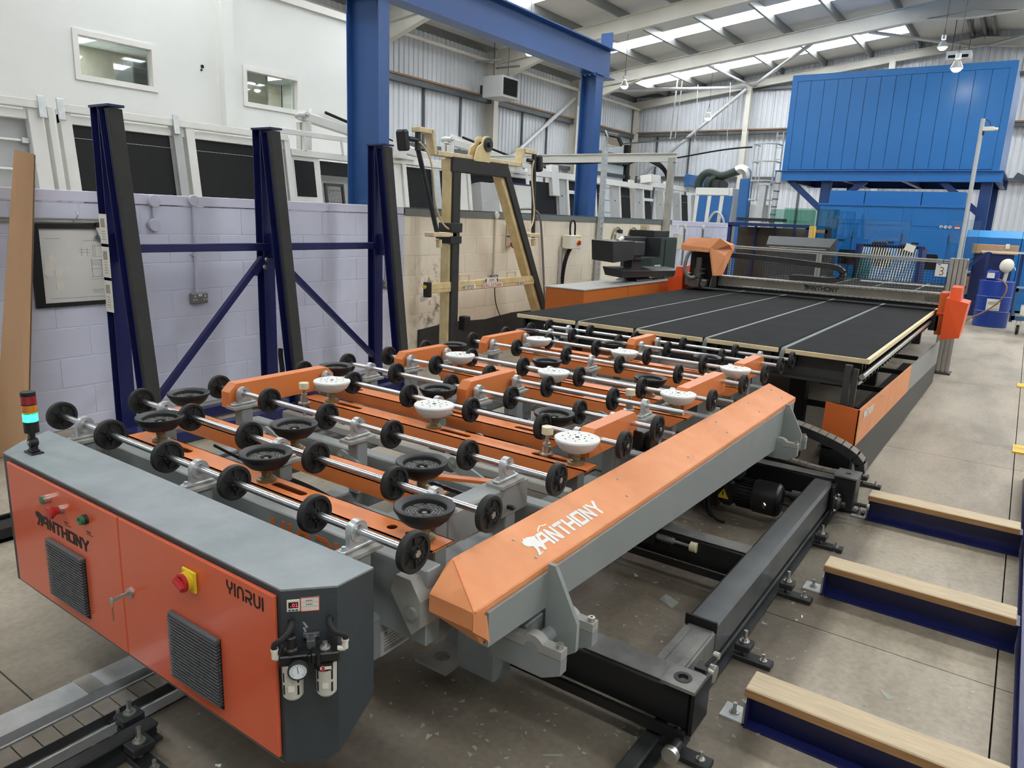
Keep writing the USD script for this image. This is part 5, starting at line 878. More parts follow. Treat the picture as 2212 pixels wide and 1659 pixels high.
# ------------------------------------------------------------------ corrugated cardboard sheets
mat('cardboard', (186, 148, 112), .8, var=.05, scale=8, stretch=(1, 1, .3)); mat('cardboard_core', (104, 78, 54), .9, var=.35, scale=90)
def card(name, lab, pts, th):
    t = thing(name, lab, 'cardboard sheet', (pts[0][0], pts[0][1], 0)); b0, b1, t1, t0 = [np.array(p, float) for p in pts]; n = np.cross(b1-b0, t0-b0); n /= np.linalg.norm(n)
    obj('face', hull([p+n*s for p in (b0, b1, t1, t0) for s in (th/2-.003, th/2)]), 'cardboard', t, smooth=False); obj('face', hull([p-n*s for p in (b0, b1, t1, t0) for s in (th/2-.003, th/2)]), 'cardboard', t, smooth=False)
    P = [p+n*s for p in (b0, b1, t1, t0) for s in (-th/2+.003, th/2-.003)]; obj('fluted_core', hull(P), 'cardboard_core', t, smooth=False)
    K = 70; obj('flute', J([bar(b0+(t0-b0)*(k+.5)/K-n*(th/2-.004)-(b1-b0)/np.linalg.norm(b1-b0)*.002, b0+(t0-b0)*(k+(.5, 1.1)[k % 2])/K+n*(th/2-.004)-(b1-b0)/np.linalg.norm(b1-b0)*.002, .003, .004) for k in range(K)]), 'cardboard', t, kind='stuff')
card('cardboard_sheet', 'tall narrow corrugated cardboard strip leaning against the lilac wall', [(.30, 1.84, .0), (.42, 1.99, 0), (.11, 2.35, 1.97), (.07, 2.25, 1.99)], .035)
card('cardboard_sheet', 'second cardboard piece cut off by the left picture edge low down', [(.30, 1.50, 0), (.42, 1.80, 0), (.22, 1.80, 1.0), (.16, 1.55, 1.0)], .03)
# ------------------------------------------------------------------ glass cutting table
mat('felt_black', (38, 38, 38), .95, var=.16, scale=3, spec=.15, bump=.15, bscale=160); mat('edge_timber', (226, 206, 164), .6, var=.08, scale=7, stretch=(1, 6, 1)); mat('belt_grey', (112, 118, 116), .6, var=.08, scale=10)
mat('under_steel', (64, 66, 66), .5, .2, var=.08); mat('alu', (186, 184, 176), .35, .6, var=.05, scale=5); mat('bridge_metal', (150, 142, 128), .38, .6, var=.12, scale=4); mat('guard_orange', (238, 92, 44), .3, var=.02); mat('guard_shade', (206, 104, 44), .4); mat('head_metal', (116, 114, 108), .4, .6, var=.2, scale=14)  # brackets and front guard panel take a duller orange than the end guards
tb2 = thing('cutting_table', 'long black felt glass cutting table with pale timber edging and grey belts', 'cutting table', (3.6, 9.4, 0))
TY0, TY1 = 5.07, 13.8; px_ = [(2.236, 2.80), (2.832, 3.312), (3.348, 3.862), (3.898, 4.402), (4.448, 4.95)]
for k, (a, b) in enumerate(px_):
    p = obj('felt_panel', B(a, b, TY0+.012, TY1, .868, .90, .002), 'felt_black', tb2)
    obj('timber_edge', B(a, b, TY0, TY0+.012, .868, .899, .002), 'edge_timber', p)
    if k < 4:
        c = (b+px_[k+1][0])/2; w = .0155; yy = TY0+.02
        bt = obj('transport_belt', J(B(c-w, c+w, yy+.05, TY1, .880, .897), prism([(yy+.05, .897)]+[(yy+.05-.064*math.sin(t), .832+.064*math.cos(t)) for t in np.linspace(0, math.pi, 12)]+[(yy+.05, .777)]+[(yy+.05-.055*math.sin(t), .832+.055*math.cos(t)) for t in np.linspace(math.pi, 0, 12)]+[(yy+.05, .88)], 'x', c-w, c+w)), 'belt_grey', tb2)
        obj('belt_pulley', cyl((c-.014, yy+.05, .831), (c+.014, yy+.05, .831), .048, 24), 'under_steel', bt)
obj('timber_edge', B(4.95, 4.975, TY0, 9.4, .868, .901, .002), 'edge_timber', tb2)
obj('front_apron', B(2.3, 4.88, 5.16, 5.2, .72, .86), 'under_steel', tb2); obj('apron_ledge', B(2.3, 4.88, 5.1, 5.2, .70, .72), 'under_steel', tb2)
for a, b in px_: [obj('panel_bracket', B(q, q+.02, 5.1, 5.16, .78, .868), 'black_paint', tb2) for q in (a+.05, b-.07)]
for y in (5.6, 9.0, 13.0):
    for x in (2.5, 4.45): obj('leg', B(x-.06, x+.06, y-.06, y+.06, 0, .8, .004), 'black_paint', tb2)
for y in (5.55, 7.3, 9.1, 11, 13): obj('cross_beam', B(2.3, 4.9, y-.05, y+.05, .72, .84, .004), 'black_paint', tb2)
for x in (2.4, 3.6, 4.85): obj('long_beam', B(x-.04, x+.04, 5.2, 13.7, .76, .866), 'black_paint', tb2)
obj('backing_sheet', B(2.3, 4.9, 5.2, 13.7, .855, .866), 'black_paint', tb2)
obj('breakout_rod', cyl((4.95, 5.02, .79), (4.95, 9.2, .79), .018, 16), 'zinc', tb2); 
for k in range(34): obj('rod_bracket', J(B(4.925, 4.958, 5.12+.12*k, 5.135+.12*k, .745, .768), B(4.90, 4.93, 5.12+.12*k, 5.135+.12*k, .74, .86)), 'black_paint', tb2)
obj('rack_strip', B(4.92, 4.94, 5.02, 9.2, .735, .755), 'galvanised', tb2)
obj('drop_bracket', J(B(4.85, 4.89, 4.98, 5.02, .36, .86), B(4.90, 4.93, 4.99, 5.02, .46, .84), bar((4.87, 4.98, .52), (4.82, 4.95, .44), .03, .012)), 'under_steel', tb2); obj('jack_foot', J(cyl((4.86, 5.05, .40), (4.86, 5.05, .26), .02, 14), lathe([(0, 0), (.05, 0), (.05, .02), (.02, .03), (0, .03)], 20, (4.86, 5.05, .25))), 'under_steel', tb2)
for y in (5.7, 6.6, 7.6, 8.6): obj('stay_bar', J(B(4.4, 4.92, y-.02, y+.02, .40, .44)), 'black_paint', tb2)
sp_ = thing('side_guard_panel', 'low orange guard panel with small white ANTHONY lettering beside the cutting table', 'guard panel', (4.95, 7.2, 0))
obj('front_panel', hull([(4.775, 4.93, .615), (4.98, 4.93, .595), (4.775, 4.93, .36), (4.98, 4.93, .36), (4.775, 4.94, .615), (4.98, 4.94, .595), (4.775, 4.94, .36), (4.98, 4.94, .36)]), 'guard_shade', sp_, smooth=False)
def wedge(y0, y1, za, zb2, zc, zd, xa, xb, t=.012): return hull([(xa, y0, za), (xa-t, y0, za), (xa, y0, zc), (xa-t, y0, zc), (xb, y1, zb2), (xb-t, y1, zb2), (xb, y1, zd), (xb-t, y1, zd)])
obj('side_panel', wedge(4.93, 7.3, .595, .545, .36, .31, 4.985, 5.0), 'cover_orange', sp_, smooth=False); obj('grey_panel', wedge(7.305, 9.6, .545, .51, .31, .25, 5.0, 5.02), 'machine_grey', sp_, smooth=False)
obj('skirt', wedge(4.95, 9.6, .358, .25, .02, .02, 4.982, 5.015, .02), 'under_steel', sp_, smooth=False); obj('skirt_front', B(4.78, 4.965, 4.95, 4.965, .02, .358), 'black_paint', sp_); obj('inner_tray', B(4.76, 4.97, 4.95, 8.9, .30, .312), 'under_steel', sp_)
L2 = anthony(.05); obj('lettering', place(flat(L2, .001), (4.988, 5.07, .505), (0.006, 1, -.02), (0, 0, 1)), 'print_white', sp_, label='small white letters ANTHONY'); obj('panel_screw', bolt((4.99, 5.75, .55), (1, 0, 0), .01, .008), 'zinc', sp_)
# ------------------------------------------------------------------ cutting bridge
br_ = thing('cutting_bridge', 'metal cutting bridge lettered ANTHONY spanning the cutting table', 'machine bridge', (3.8, 9.0, .9))
obj('bridge_beam', B(2.2, 5.06, 8.92, 9.10, .965, 1.09, .004), 'bridge_metal', br_)
obj('guide_rail', B(2.5, 5.04, 8.905, 8.92, 1.07, 1.09, .003), 'zinc', br_); obj('guide_rail', B(2.5, 5.04, 8.905, 8.92, .965, .985, .003), 'zinc', br_); obj('lower_shroud', B(2.2, 5.06, 8.94, 9.08, .93, .965), 'black_paint', br_)
obj('rail_hole', J([cyl((2.6+.06*k, 8.9045, z), (2.6+.06*k, 8.906, z), .005, 8) for k in range(41) for z in (1.08, .975)]), 'black_paint', br_, kind='stuff')
obj('lettering', place(flat(anthony(.052), .001), (3.62, 8.9195, 1.005), (1, 0, 0), (0, 0, 1)), 'dark_steel', br_, label='dark letters ANTHONY on the bridge'); obj('end_plate', J(B(4.86, 4.99, 8.912, 8.92, 1.0, 1.05), [bolt((4.88+.03*k, 8.912, z), (0, -1, 0), .006, .006) for k in range(3) for z in (1.01, 1.04)]), 'head_metal', br_)
def guard_shape(s, x0):
    P = [(0, 8.75, .62), (.17, 8.75, .66), (0, 8.72, 1.06), (.20, 8.74, 1.02), (0, 9.2, .62), (.17, 9.2, .66), (0, 9.2, 1.06), (.20, 9.2, 1.02)]
    Q = [(.02, 8.76, 1.0), (.13, 8.76, 1.0), (.03, 8.78, 1.17), (.12, 8.79, 1.165), (.02, 9.1, 1.0), (.13, 9.1, 1.0), (.03, 9.05, 1.18), (.12, 9.05, 1.175)]
    return J(hull([(x0+s*a, b, c) for a, b, c in P]), hull([(x0+s*a, b, c) for a, b, c in Q]))
obj('end_guard', guard_shape(1, 5.07), 'guard_orange', br_, smooth=False, label='bright orange right end guard'); obj('end_guard', guard_shape(-1, 2.21), 'guard_orange', br_, smooth=False, label='bright orange left end guard')
obj('end_bracket', B(5.0, 5.07, 8.85, 9.2, .66, 1.10), 'guard_shade', br_); obj('end_bracket', B(2.21, 2.27, 8.85, 9.2, .7, 1.10), 'guard_shade', br_); obj('end_bracket_lip', B(4.995, 5.07, 8.83, 8.85, .88, .90), 'guard_orange', br_)
for x in (4.98, 2.3): obj('carriage', B(x-.04, x+.04, 8.85, 9.2, .70, .86), 'black_paint', br_)
hd = thing('glass_cutter', 'grey cutting head under an angular orange hood at the left end of the bridge', 'cutting head', (2.5, 8.8, .92))
HP = [(2.20, 1.44), (2.28, 1.53), (2.70, 1.55), (2.76, 1.50), (2.74, 1.40), (2.70, 1.395), (2.70, 1.12), (2.60, 1.12), (2.53, 1.40), (2.50, 1.41), (2.24, 1.40), (2.20, 1.38)]
obj('hood', J(hull([(2.20, 8.62, 1.44), (2.27, 8.66, 1.53), (2.66, 8.66, 1.54), (2.76, 8.72, 1.47), (2.56, 8.62, 1.42), (2.20, 8.62, 1.38), (2.54, 8.62, 1.37), (2.76, 8.9, 1.47), (2.27, 8.9, 1.53), (2.20, 8.9, 1.38), (2.76, 8.9, 1.38)]),
    hull([(2.55, 8.62, 1.42), (2.57, 8.62, 1.42), (2.765, 8.86, 1.46), (2.745, 8.87, 1.46), (2.76, 8.86, 1.38), (2.62, 8.63, 1.10), (2.64, 8.63, 1.10), (2.71, 8.72, 1.10), (2.70, 8.73, 1.10), (2.72, 8.72, 1.34), (2.70, 8.73, 1.34)])), 'cover_orange', hd, smooth=False)
obj('hood_slot', B(2.42, 2.52, 8.72, 8.75, 1.537, 1.541), 'black_matt', hd)
sd = np.array([.20, .24, .02]); sd /= np.linalg.norm(sd); sn = np.array([.77, -.64, 0]); sn /= np.linalg.norm(sn)
obj('vent_hole', J([place(xf(B(-.009, .009, -.006, .006, 0, .002)), np.array([2.575, 8.625, 0])+sd*u+sn*.004+np.array([0, 0, z]), sd, (0, 0, 1)) for u, z in [(.03, 1.37), (.03, 1.31), (.04, 1.25), (.05, 1.20)]+[(.13+.035*i, 1.45-.025*k) for i in range(3) for k in range(4) if i+k < 5]]), 'black_matt', hd)
obj('back_plate', B(2.24, 2.60, 8.86, 8.905, .96, 1.40, .004), 'black_paint', hd); obj('head_body', J(B(2.30, 2.44, 8.70, 8.86, .93, 1.06, .01), lathe([(0, 0), (.05, 0), (.05, .1), (.035, .11), (.035, .24), (0, .24)], 20, (2.40, 8.74, 1.06)), B(2.46, 2.54, 8.68, 8.84, .95, 1.04, .01), cyl((2.50, 8.66, .99), (2.50, 8.70, .99), .035, 16), B(2.24, 2.3, 8.72, 8.86, .95, 1.1, .006)), 'head_metal', hd)
obj('side_plate', prism([(8.64, .95), (8.9, .95), (8.9, 1.15), (8.74, 1.13), (8.66, 1.02)], 'x', 2.59, 2.60), 'dark_steel', hd); obj('swivel_collar', lathe([(0, 0), (.06, 0), (.06, .02), (.03, .03), (.03, .05), (.065, .055), (.065, .07), (0, .07)], 20, (2.42, 8.74, 1.10)), 'head_metal', hd)
obj('vacuum_hose', tube(spline([(2.40, 8.68, 1.38), (2.31, 8.64, 1.36), (2.275, 8.62, 1.25), (2.28, 8.62, 1.12), (2.33, 8.64, 1.06), (2.38, 8.68, 1.07)]), .022, 10), 'socket_grey', hd)
Pc = [(2.62, 9.16, 1.335), (3.0, 9.16, 1.325), (3.5, 9.16, 1.30), (3.80, 9.16, 1.28), (3.93, 9.16, 1.255), (3.975, 9.16, 1.21), (3.965, 9.16, 1.155), (3.89, 9.16, 1.125), (3.7, 9.16, 1.12), (3.4, 9.16, 1.115)]
mat('chain_brown', (82, 76, 68), .6, var=.2, scale=14); energy_chain('cable_chain', 'dark cable chain curling above the cutting bridge beside the orange hood', Pc, .09, .06, (0, 1, 0), 'chain_brown', 44)
# ------------------------------------------------------------------ aluminium mesh fence behind the bridge
fe = thing('mesh_fence', 'aluminium framed black mesh fence behind the cutting bridge', 'mesh fence', (3.5, 10.45, 0)); FYY = 10.45
for x in (4.94, 4.99, 5.04, 5.09): obj('corner_post', J(B(x-.021, x+.021, FYY-.04, FYY+.1, .02, 1.42, .004), B(x-.004, x+.004, FYY-.044, FYY-.04, .02, 1.41)), 'alu', fe)
obj('base_plate', B(4.9, 5.13, FYY-.1, FYY+.14, 0, .02), 'under_steel', fe); obj('mid_post', J(B(3.37, 3.40, FYY-.02, FYY+.02, .9, 1.38, .004), B(3.405, 3.435, FYY-.02, FYY+.02, .9, 1.38, .004)), 'alu', fe); obj('end_post', B(2.06, 2.1, FYY-.02, FYY+.02, 0, 1.40, .004), 'alu', fe)
obj('top_rail', bar((2.06, FYY, 1.41), (4.92, FYY, 1.385), .04, .022, c=.004), 'alu', fe); obj('top_rail', bar((2.06, FYY, 1.385), (4.92, FYY, 1.36), .04, .018, c=.004), 'alu', fe); obj('bottom_rail', B(3.95, 4.9, FYY-.01, FYY+.015, 1.06, 1.075), 'white_paint', fe); obj('corner_cap', B(5.1, 5.115, FYY-.042, FYY-.03, 1.30, 1.40), 'brass_dirty', fe)
obj('mesh', J([B(2.1+.035*k-.0022, 2.1+.035*k+.0022, FYY-.002, FYY+.002, .92, 1.385) for k in range(81)], [B(2.1, 4.92, FYY-.002, FYY+.002, .94+.033*k-.0022, .94+.033*k+.0022) for k in range(14)]), 'black_paint', fe, kind='stuff', smooth=False)
sg = thing('number_sign', 'small white paper sign with a handwritten 3 hung on the mesh fence', 'sign', (4.84, 10.42, 1.19)); obj('sign_sheet', B(4.78, 4.905, FYY-.032, FYY-.029, 1.19, 1.345), 'sticker', sg); obj('sign_number', place(flat(strokes([arc(.0, .022, .022, 130, -90, 10)+arc(0, -.024, .024, 90, -140, 10)], .007), .001), (4.843, FYY-.033, 1.258), (1, 0, 0), (0, 0, 1)), 'print_black', sg); obj('sign_header', B(4.80, 4.83, FYY-.0335, FYY-.032, 1.33, 1.338), 'print_black', sg); obj('sign_tie', tube([(4.85, FYY-.03, 1.345), (4.85, FYY-.025, 1.375), (4.85, FYY-.02, 1.40)], .003, 5), 'black_matt', sg)
# ------------------------------------------------------------------ orange cabinet and operator terminal between wall and table
oc = thing('table_side_cabinet', 'low orange cabinet with dusty grey top behind the left edge of the cutting table', 'machine cabinet', (1.65, 8.1, 0)); mat('cab_orange', (198, 108, 44), .4, var=.03)
for a, b in ((6.8, 7.85), (7.86, 8.75), (8.76, 9.25)): obj('cabinet_panel', B(1.42, 1.9, a, b, .02, .955, .003), 'cab_orange', oc)
obj('cabinet_top', B(1.40, 1.91, 6.79, 9.26, .955, .97, .003), 'dusty_grey', oc)
mat('terminal_black', (38, 40, 42), .5, var=.08); mat('dark_green', (40, 56, 50), .5, var=.1)
ot = thing('operator_terminal', 'black operator terminal with tilted console and keyboard tray on the orange cabinet', 'computer terminal', (1.65, 8.5, .97))
obj('pedestal', hull([(1.5, 8.3, .971), (1.8, 8.3, .971), (1.5, 8.8, .971), (1.8, 8.8, .971), (1.58, 8.42, 1.06), (1.7, 8.42, 1.06), (1.58, 8.6, 1.06), (1.7, 8.6, 1.06)]), 'terminal_black', ot, smooth=False); obj('column', B(1.56, 1.68, 8.36, 8.62, 1.0, 1.42, .006), 'terminal_black', ot)
obj('console', hull([(1.5, 7.62, 1.47), (1.78, 7.62, 1.46), (1.5, 7.66, 1.24), (1.78, 7.66, 1.22), (1.5, 8.25, 1.47), (1.75, 8.25, 1.46), (1.5, 8.25, 1.26), (1.75, 8.25, 1.24)]), 'terminal_black', ot, smooth=False); obj('console_arm', B(1.55, 1.72, 8.2, 8.62, 1.28, 1.45, .006), 'terminal_black', ot)
obj('monitor', J(B(1.5, 1.54, 8.3, 9.05, 1.24, 1.50, .004), B(1.5, 1.75, 9.03, 9.05, 1.24, 1.5), B(1.5, 1.75, 8.3, 9.05, 1.24, 1.255)), 'terminal_black', ot); obj('console_mug', J(cyl((1.7, 7.9, 1.465), (1.72, 7.98, 1.50), .025, 14)), 'white_plastic', ot)
obj('keyboard_tray', hull([(1.55, 7.84, 1.16), (1.83, 7.84, 1.12), (1.55, 9.72, 1.10), (1.83, 9.72, 1.06), (1.58, 7.86, 1.06), (1.8, 7.86, 1.04), (1.58, 9.7, 1.0), (1.8, 9.7, .985)]), 'terminal_black', ot, smooth=False)
gc = thing('tool_cabinet', 'dark green steel cabinet standing behind the black operator terminal', 'cabinet', (1.2, 9.95, 0)); obj('cabinet_body', B(.95, 1.42, 9.5, 10.35, 0, 1.49, .006), 'dark_green', gc); obj('cabinet_door', B(1.42, 1.43, 9.93, 10.33, .05, 1.46, .002), 'dark_green', gc); obj('handle', B(1.43, 1.45, 9.96, 9.99, .9, 1.05, .004), 'zinc', gc); obj('name_label', B(1.42, 1.425, 9.62, 9.82, 1.08, 1.11), 'sticker', gc); obj('red_knob', J(cyl((1.43, 9.98, .84), (1.47, 9.98, .84), .02, 12)), 'red_plastic', gc)
bx = thing('steel_box', 'small black steel box with a timber block on top of the dark green cabinet', 'box', (1.2, 9.9, 1.49)); obj('box_body', B(1.0, 1.38, 9.62, 10.15, 1.491, 1.58, .004), 'black_paint', bx); obj('timber_block', B(1.1, 1.2, 9.75, 9.85, 1.581, 1.66, .004), 'timber', bx)
for k, y in enumerate((11.15, 11.75)):
    t = thing('hanging_clipboard', ['white paper pad on a copper hook, left of two on the cream wall', 'white paper pad on a copper hook, right of two on the cream wall'][k], 'clipboard', (.05, y, 1.3)); obj('paper_pad', B(.03, .05, y-.05, y+.20, 1.25, 1.50), 'paper_white', t); obj('clip', B(.03, .06, y, y+.14, 1.49, 1.55), 'dark_steel', t); obj('copper_hook', tube(spline([(.02, y-.12, 1.1), (.02, y-.12, 1.5), (.03, y-.08, 1.56), (.04, y+.08, 1.55)]), .012, 6), 'brass_dirty', t)
wb_ = thing('wall_box', 'pale switch box on the far lilac wall beside the beam post', 'switch box', (.08, 13.7, 1.2)); obj('box_body', B(.003, .1, 13.6, 13.85, 1.2, 1.5, .006), 'pale_plastic', wb_); obj('loose_cable', tube(spline([(.05, 13.7, 1.5), (.05, 13.6, 1.62), (.05, 13.7, 1.66), (.04, 13.8, 1.5), (.04, 13.85, 1.2), (.03, 13.8, .9)]), .008, 6), 'white_plastic', wb_)
for k, y in enumerate((14.1, 15.1)):
    t = thing('wall_conduit', ['slim grey conduit with round boxes on the far lilac wall, nearer one', 'slim grey conduit with round boxes on the far lilac wall, farther one'][k], 'conduit', (.02, y, .7)); obj('conduit_pipe', cyl((.02, y, .7), (.02, y, 1.6), .014, 10), 'socket_grey', t); disc_box(t, y, 1.62, .05, 'pale_plastic')
# ------------------------------------------------------------------ far bay: blue tempering hood and furnace
mat('hood_blue', (36, 108, 174), .32, var=.03, scale=1); mat('steel_blue', (30, 60, 110), .4, var=.05); mat('hood_side', (92, 122, 168), .35, .3)  # side panels of the hood: light falling on them is put into the paler colour
HY = 21.0; hx0, hx1, hz0, hz1 = -.16, 4.80, 3.20, 5.60
hd_ = thing('blower_hood', 'huge bright blue panelled blower hood raised on dark blue legs at the back right', 'industrial hood', (2.3, 22.8, 0))
obj('hood_core', B(hx0+.03, hx1-.03, HY+.02, HY+3.7, hz0, hz1-.01), 'hood_blue', hd_)
n = 14; w = (hx1-hx0-.3)/n
for k in range(n): obj('hood_panel', B(hx0+.15+w*k+.006, hx0+.15+w*(k+1)-.006, HY, HY+.02, hz0+.02, hz1-.16, .003), 'hood_blue', hd_, smooth=False)
obj('hood_trim', B(hx0, hx0+.15, HY-.004, HY+.02, hz0, hz1), 'hood_blue', hd_, smooth=False); obj('hood_trim', B(hx1-.15, hx1, HY-.004, HY+.02, hz0, hz1), 'hood_blue', hd_, smooth=False); obj('hood_trim', B(hx0, hx1, HY-.006, HY+.02, hz1-.155, hz1, .003), 'hood_blue', hd_)
for k in range(4): obj('side_panel', B(hx1-.03, hx1-.01, HY+.05+.92*k, HY+.05+.92*k+.9, hz0, hz1-.02, .003), 'hood_side', hd_, smooth=False)
obj('platform_beam', ibeam((hx0-.15, HY-.05, 3.06), (hx1+.1, HY-.05, 3.06), .14, .26, tf=.02, tw=.012), 'hood_blue', hd_); obj('platform_beam', ibeam((hx0-.15, HY+3.5, 3.06), (hx1+.1, HY+3.5, 3.06), .14, .26), 'steel_blue', hd_); obj('platform_plate', B(hx0-.1, hx1+.1, HY, HY+3.7, 3.17, 3.20), 'steel_blue', hd_)
for x in (hx0, 1.4, 2.8, hx1): obj('joist', ibeam((x, HY, 3.05), (x, HY+3.5, 3.05), .12, .22), 'steel_blue', hd_)
for y in (HY+.15, HY+3.4):
    for x in (1.0, 4.60): obj('hood_leg', B(x-.12, x+.12, y-.1, y+.1, 0, 2.95, .008), 'steel_blue', hd_)
for x, s in ((1.0, -1), (1.0, 1), (4.60, -1)): obj('knee_brace', bar((x, HY+.1, 2.15), (x+s*.95, HY+.1, 2.95), .12, .14), 'steel_blue', hd_)
fu = thing('tempering_furnace', 'bright blue glass tempering furnace with doors under the raised hood', 'furnace', (2.8, 20.8, 0)); OY = 20.0
obj('furnace_body', B(1.16, 4.32, OY+.02, OY+1.6, .1, 2.32, .01), 'hood_blue', fu)
for a, b in ((1.30, 2.12), (2.135, 3.37), (3.385, 4.27)): obj('top_box', B(a, b, OY+.25, OY+1.4, 2.32, 2.66, .006), 'hood_blue', fu)
for a, b, z0, z1 in ((1.19, 2.0, .12, 1.80), (2.02, 3.1, .12, 1.80), (3.22, 4.08, .12, 1.78)):
    d = obj('furnace_door', B(a, b, OY, OY+.02, z0, z1, .004), 'hood_blue', fu, smooth=False); obj('door_handle', B(a+.12 if a > 3 else b-.3, a+.28 if a > 3 else b-.14, OY-.03, OY, 1.44, 1.47, .006), 'black_paint', d); obj('door_hinge', J(B(b+.002, b+.03, OY-.012, OY, 1.5, 1.66), B(b+.002, b+.03, OY-.012, OY, .4, .56)), 'dark_steel', d)
for a, b in ((1.5, 2.2), (2.3, 3.05), (3.25, 4.0)): obj('upper_panel', B(a, b, OY+.008, OY+.02, 1.86, 2.25, .003), 'hood_blue', fu, smooth=False)
obj('furnace_rim', B(1.12, 4.36, OY-.01, OY+1.65, 2.29, 2.335, .004), 'hood_blue', fu)
for a in (1.75, 2.55, 3.52): obj('door_window', prism(sbox(a, .86, a+.42, 1.22).buffer(-.05).buffer(.05), 'y', OY-.006, OY+.001), 'black_panel', fu)
obj('safety_symbols', J([cyl((4.0+.09*k-.1, OY-.001, 1.86), (4.0+.09*k-.1, OY+.02, 1.86), .035, 16) for k in range(3)]), 'sticker', fu); obj('symbol_glyph', J(prism([(3.885, 1.835), (3.915, 1.835), (3.91, 1.87), (3.9, 1.885), (3.89, 1.87)], 'y', OY-.004, OY), B(3.97, 4.01, OY-.004, OY, 1.855, 1.87), prism(Point(4.08, 1.855).buffer(.022).difference(Point(4.08, 1.85).buffer(.015)), 'y', OY-.004, OY)), 'steel_blue', fu); obj('warning_sticker', B(4.18, 4.28, OY-.002, OY+.02, 1.83, 1.90), 'sticker', fu); obj('sticker_stripe', B(4.18, 4.28, OY-.004, OY, 1.865, 1.90), 'print_red', fu)
side_ = thing('furnace_table', 'low blue machine housing with a light blue top edge at the right of the furnace', 'machine housing', (5.6, 20.8, 0)); mat('light_blue', (80, 160, 220), .35)
for a, b in ((4.42, 5.5), (5.51, 7.0)): obj('housing_panel', B(a, b, OY+.3, OY+1.6, .05, 1.66, .006), 'hood_blue', side_); obj('housing_top', hull([(a, OY+.3, 1.665), (b, OY+.3, 1.665), (a, OY+.5, 1.82), (b, OY+.5, 1.82), (a, OY+1.6, 1.82), (b, OY+1.6, 1.82), (a, OY+1.6, 1.665), (b, OY+1.6, 1.665)]), 'light_blue', side_, smooth=False)
dk = thing('grey_duct', 'grey angled downpipe beside the blue hood on the far wall', 'duct', (5.3, 24, 0)); obj('duct_run', J(bar((5.05, 24.2, 3.3), (5.6, 24.2, 3.0), .16, .16), bar((5.6, 24.2, 3.05), (5.6, 24.2, 1.8), .16, .16, (1, 0, 0))), 'girt_steel', dk); obj('grey_bench', B(4.9, 7, 23.8, 24.6, .1, 1.75), 'panel_grey', dk)
# lamps close to the hood, heater units
lamp(3.72, 19.6, 5.25, 'lit high-bay lamp shining in front of the upper right of the blue hood')
def heater(x0, x1, y0, y1, z0, z1, lab, face):
    t = thing('unit_heater', lab, 'unit heater', ((x0+x1)/2, (y0+y1)/2, z0)); b = obj('heater_case', B(x0, x1, y0, y1, z0, z1, .01), 'panel_grey' if face == 'x' else 'white_paint', t)
    if face == 'x':
        obj('grille_recess', B(x1-.002, x1+.004, y0+.06, y1-.06, z0+.08, z1-.06), 'black_matt', t)
        for k in range(9): obj('louvre', xf(B(-.002, .03, y0+.06, y1-.06, -.004, .004), (x1+.004, 0, z0+.1+k*(z1-z0-.18)/8), ry=.35), 'dark_steel', t)
    else: obj('grille_recess', B(x0+.06, x1-.06, y0-.004, y0+.002, z0+.04, z0+.12), 'black_matt', t)
    for x in (x0+.1, x1-.1): obj('hanger_rod', cyl((x, (y0+y1)/2, z1), (x, (y0+y1)/2, zr(x)-.05), .01, 6), 'wire_dark', t)
    return t
h_ = heater(-8.85, -8.1, 18.9, 19.75, 5.2, 5.82, 'grey warm-air heater box with black louvres hanging beside a cream column', 'x'); obj('flue_stub', B(-9.1, -8.85, 19.1, 19.5, 5.35, 5.6), 'dark_steel', h_)
for y in (18.6, 19.6): obj('hanger_channel', B(-8.9, -8.0, y, y+.05, 6.15, 6.2), 'purlin_steel', h_)
heater(2.75, 3.38, 26, 26.6, 6.67, 6.9, 'white heater unit hanging above the big blue hood', 'y')
# suspended cable trays and droppers near the far wall
ct_ = thing('cable_tray', 'thin suspended cable tray with droppers before the end wall', 'cable tray', (-6.2, 28.5, 4.9))
obj('tray', bar((-8.9, 28.5, 4.78), (-5.3, 28.5, 5.0), .08, .05), 'purlin_steel', ct_)
for x in (-6.75, -6.55): obj('dropper', cyl((x, 28.5, 4.9), (x+.1, 28.5, 7.15), .03 if x < -6.6 else .018, 8), 'tube_grey', ct_)
pb = thing('suspended_pipe', 'long dark suspended pipe rising gently before the end wall', 'pipe', (-6, 29, 4.2)); obj('pipe_run', tube(spline([(-8.8, 29, 3.95), (-8.6, 29, 4.08), (-8.2, 29, 4.12), (-6, 29, 4.35), (-3.6, 29, 4.62)]), .03, 8), 'black_matt', pb)
for x in (-5.9, -4.6): obj('dropper', cyl((x, 29, 4.4), (x-.1, 29, 7.0), .014, 6), 'tube_grey', pb)
rs = thing('roller_shutter', 'pale roller shutter door behind the floodlight in the side wall', 'shutter door', (-9.4, 27.9, 0)); mat('shutter_blue', (196, 208, 214), .5, var=.02)
for k in range(8): obj('shutter_slat', B(-9.5, -9.42, 26.0, 29.9, .02+.5*k, .5+.5*k, .004), 'shutter_blue', rs)
obj('shutter_guide', B(-9.5, -9.3, 29.95, 30.2, 0, 4.9), 'black_paint', rs); obj('shutter_barrel', cyl((-9.3, 25.9, 4.25), (-9.3, 30, 4.25), .2, 16), 'girt_steel', rs)
